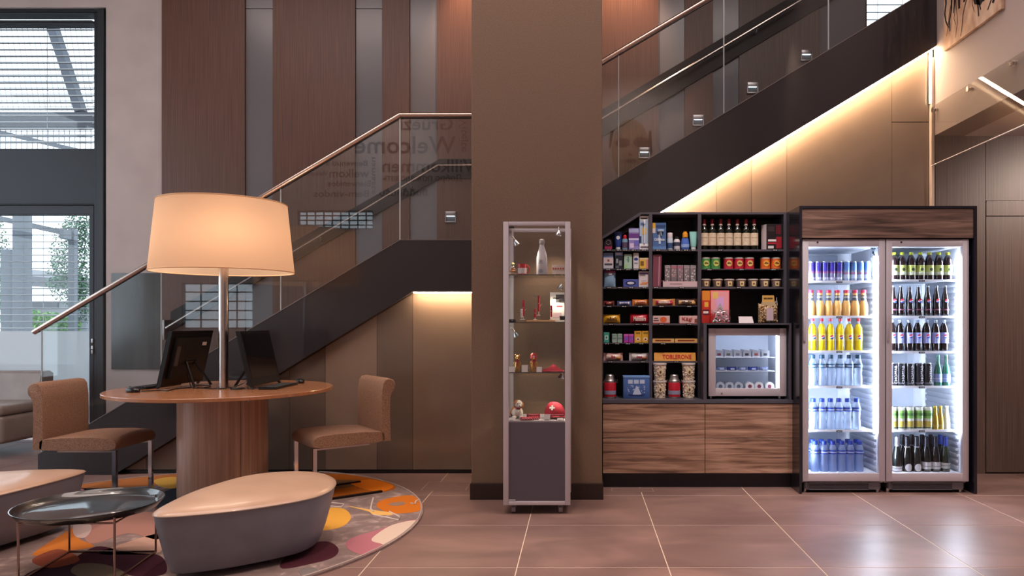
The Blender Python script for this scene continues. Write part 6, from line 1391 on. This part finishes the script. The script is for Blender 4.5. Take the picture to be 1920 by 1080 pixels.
sw = [('red and white chocolate bar left of the cap at the cabinet bottom', 1003, -.05, .03, 'a81c34', 0), ('dotted red sweets bag at the front of the cabinet bottom', 990, -.085, .045, 'b5233c', 1), ('dark red scarf roll between plush dog and cap', 1000, .0, .045, '7e1426', 2)]
for lb, px, dy, w2_, c, kk_ in sw:
    t = thing('souvenir_pack', lb, 'souvenir', (vx(px), YU+dy, VS[3])); part('wrapper', MB().pillow(-w2_, w2_, -.012, .012, 0, .022+.012*(kk_ == 2), crimp=.08), mat(c, .35), t, ang=60)
    m = MB(); r = random.Random(kk_+4)
    for i in range(9): u = -w2_*.8+w2_*1.6*i/8; m.box(u, u+.004, -.0135, -.0125, .006+.006*(i % 2), .011+.006*(i % 2))
    part('print', m, mat('dccfce', .5), t, smooth=False)
for lb, px, w2_, h_ in (('white price card lying before the plush dog', 962, .022, .018), ('square white price card before the red cap', 1027, .020, .040), ('flat white price card at the lower right of the cap', 1051, .020, .016)):
    t = thing('price_card', lb, 'price card', (vx(px), YU-.10, VS[3])); part('card', MB().add([(-w2_, 0, 0), (w2_, 0, 0), (w2_, .012, h_), (-w2_, .012, h_), (-w2_, .002, 0), (w2_, .002, 0), (w2_, .014, h_), (-w2_, .014, h_)], [(0, 3, 2, 1), (4, 5, 6, 7), (0, 1, 5, 4), (1, 2, 6, 5), (2, 3, 7, 6), (3, 0, 4, 7)]), mat('cfc6c6', .6), t, smooth=False)
    part('print', MB().box(-w2_*.6, w2_*.5, -.0012, -.0002, h_*.15, h_*.15+.002), mat('5a5a60', .6), t, smooth=False)

# ================================================================== SUB-PARTS: pieces that belong to one part of their thing
SUB = {'print': None, 'lettering': None, 'emblem': None, 'mark': None, 'neck_label': ('bottle', 'body'), 'key': ('base',), 'wheel_': (), 'door_glass': ('door_frame',), 'lock': ('door_frame', 'base_door'),
       'door_handle': ('door_frame',), 'sticker': ('door_glass', 'door_frame', 'back_bulge', 'housing'), 'port_panel': ('back_bulge',), 'vent_grille': ('back_bulge',), 'screen': ('bezel',), 'slat': ('base_grille',),
       'eye': ('head',), 'nose': ('head',), 'ear': ('head',), 'brow_seam': ('crown',), 'cross': ('crown', 'hood'), 'button': ('crown',), 'glass_edge': ('glass_panel',), 'shelf_rail': ('shelf',), 'price_tag': ('shelf', 'counter'),
       'piping': ('cushion_top',), 'seam': ('backrest',), 'socket': ('shade_carrier',), 'bulb': ('shade_carrier',), 'shade_rim': ('lamp_shade',), 'ribbon': ('body', 'header'), 'wall_ribs': ('lining',), 'shelf_edge': ('glass_shelf',), 'bracket': ('rail',), 'end_plate': ('rail',)}
base = lambda o: o.name.split('.')[0]
def top_z(o): return max(v.co.z for v in o.data.vertices)
for root in [o for o in list(S.objects) if o.parent is None and o.get('category')]:
    kids = sorted(root.children, key=lambda o: o.name)
    order = [o for o in S.objects if o.parent == root and o.type == 'MESH']
    flat = lambda o: o.location.length < 1e-6 and abs(o.rotation_euler.x)+abs(o.rotation_euler.y)+abs(o.rotation_euler.z) < 1e-6
    for c in order:
        b_ = base(c)
        if b_ not in SUB: continue
        want = SUB[b_]
        if want is None: want = ('carton', 'wrapper', 'pouch', 'sleeve', 'label', 'body', 'bottle', 'cup', 'tube', 'card', 'box', 'tray', 'canvas', 'handle', 'bag', 'shell')
        host = None
        for wn in want:
            h_ = [o for o in order if base(o) == wn and flat(o) and o.parent == root and base(o) not in ('print',)]
            if not h_: continue
            if b_ in ('price_tag', 'shelf_rail'):
                z_ = c.location.z if b_ == 'price_tag' else top_z(c)-.004
                xs_ = c.location.x if b_ == 'price_tag' else None
                h_.sort(key=lambda o: (abs(top_z(o)-z_)+(0 if xs_ is None or min(v.co.x for v in o.data.vertices) <= xs_ <= max(v.co.x for v in o.data.vertices) else 5)))
            elif b_ in ('glass_edge', 'bracket', 'end_plate'):
                cx_ = sum(v.co.x for v in c.data.vertices)/len(c.data.vertices)
                h_.sort(key=lambda o: abs(sum((min(v.co.x for v in o.data.vertices), max(v.co.x for v in o.data.vertices)))/2-cx_))
            elif b_ in ('shade_rim',): pass
            host = h_[0]; break
        if host is not None and host is not c and not c.children and sum(1 for o in order if o.parent == root) > 2: c.parent = host
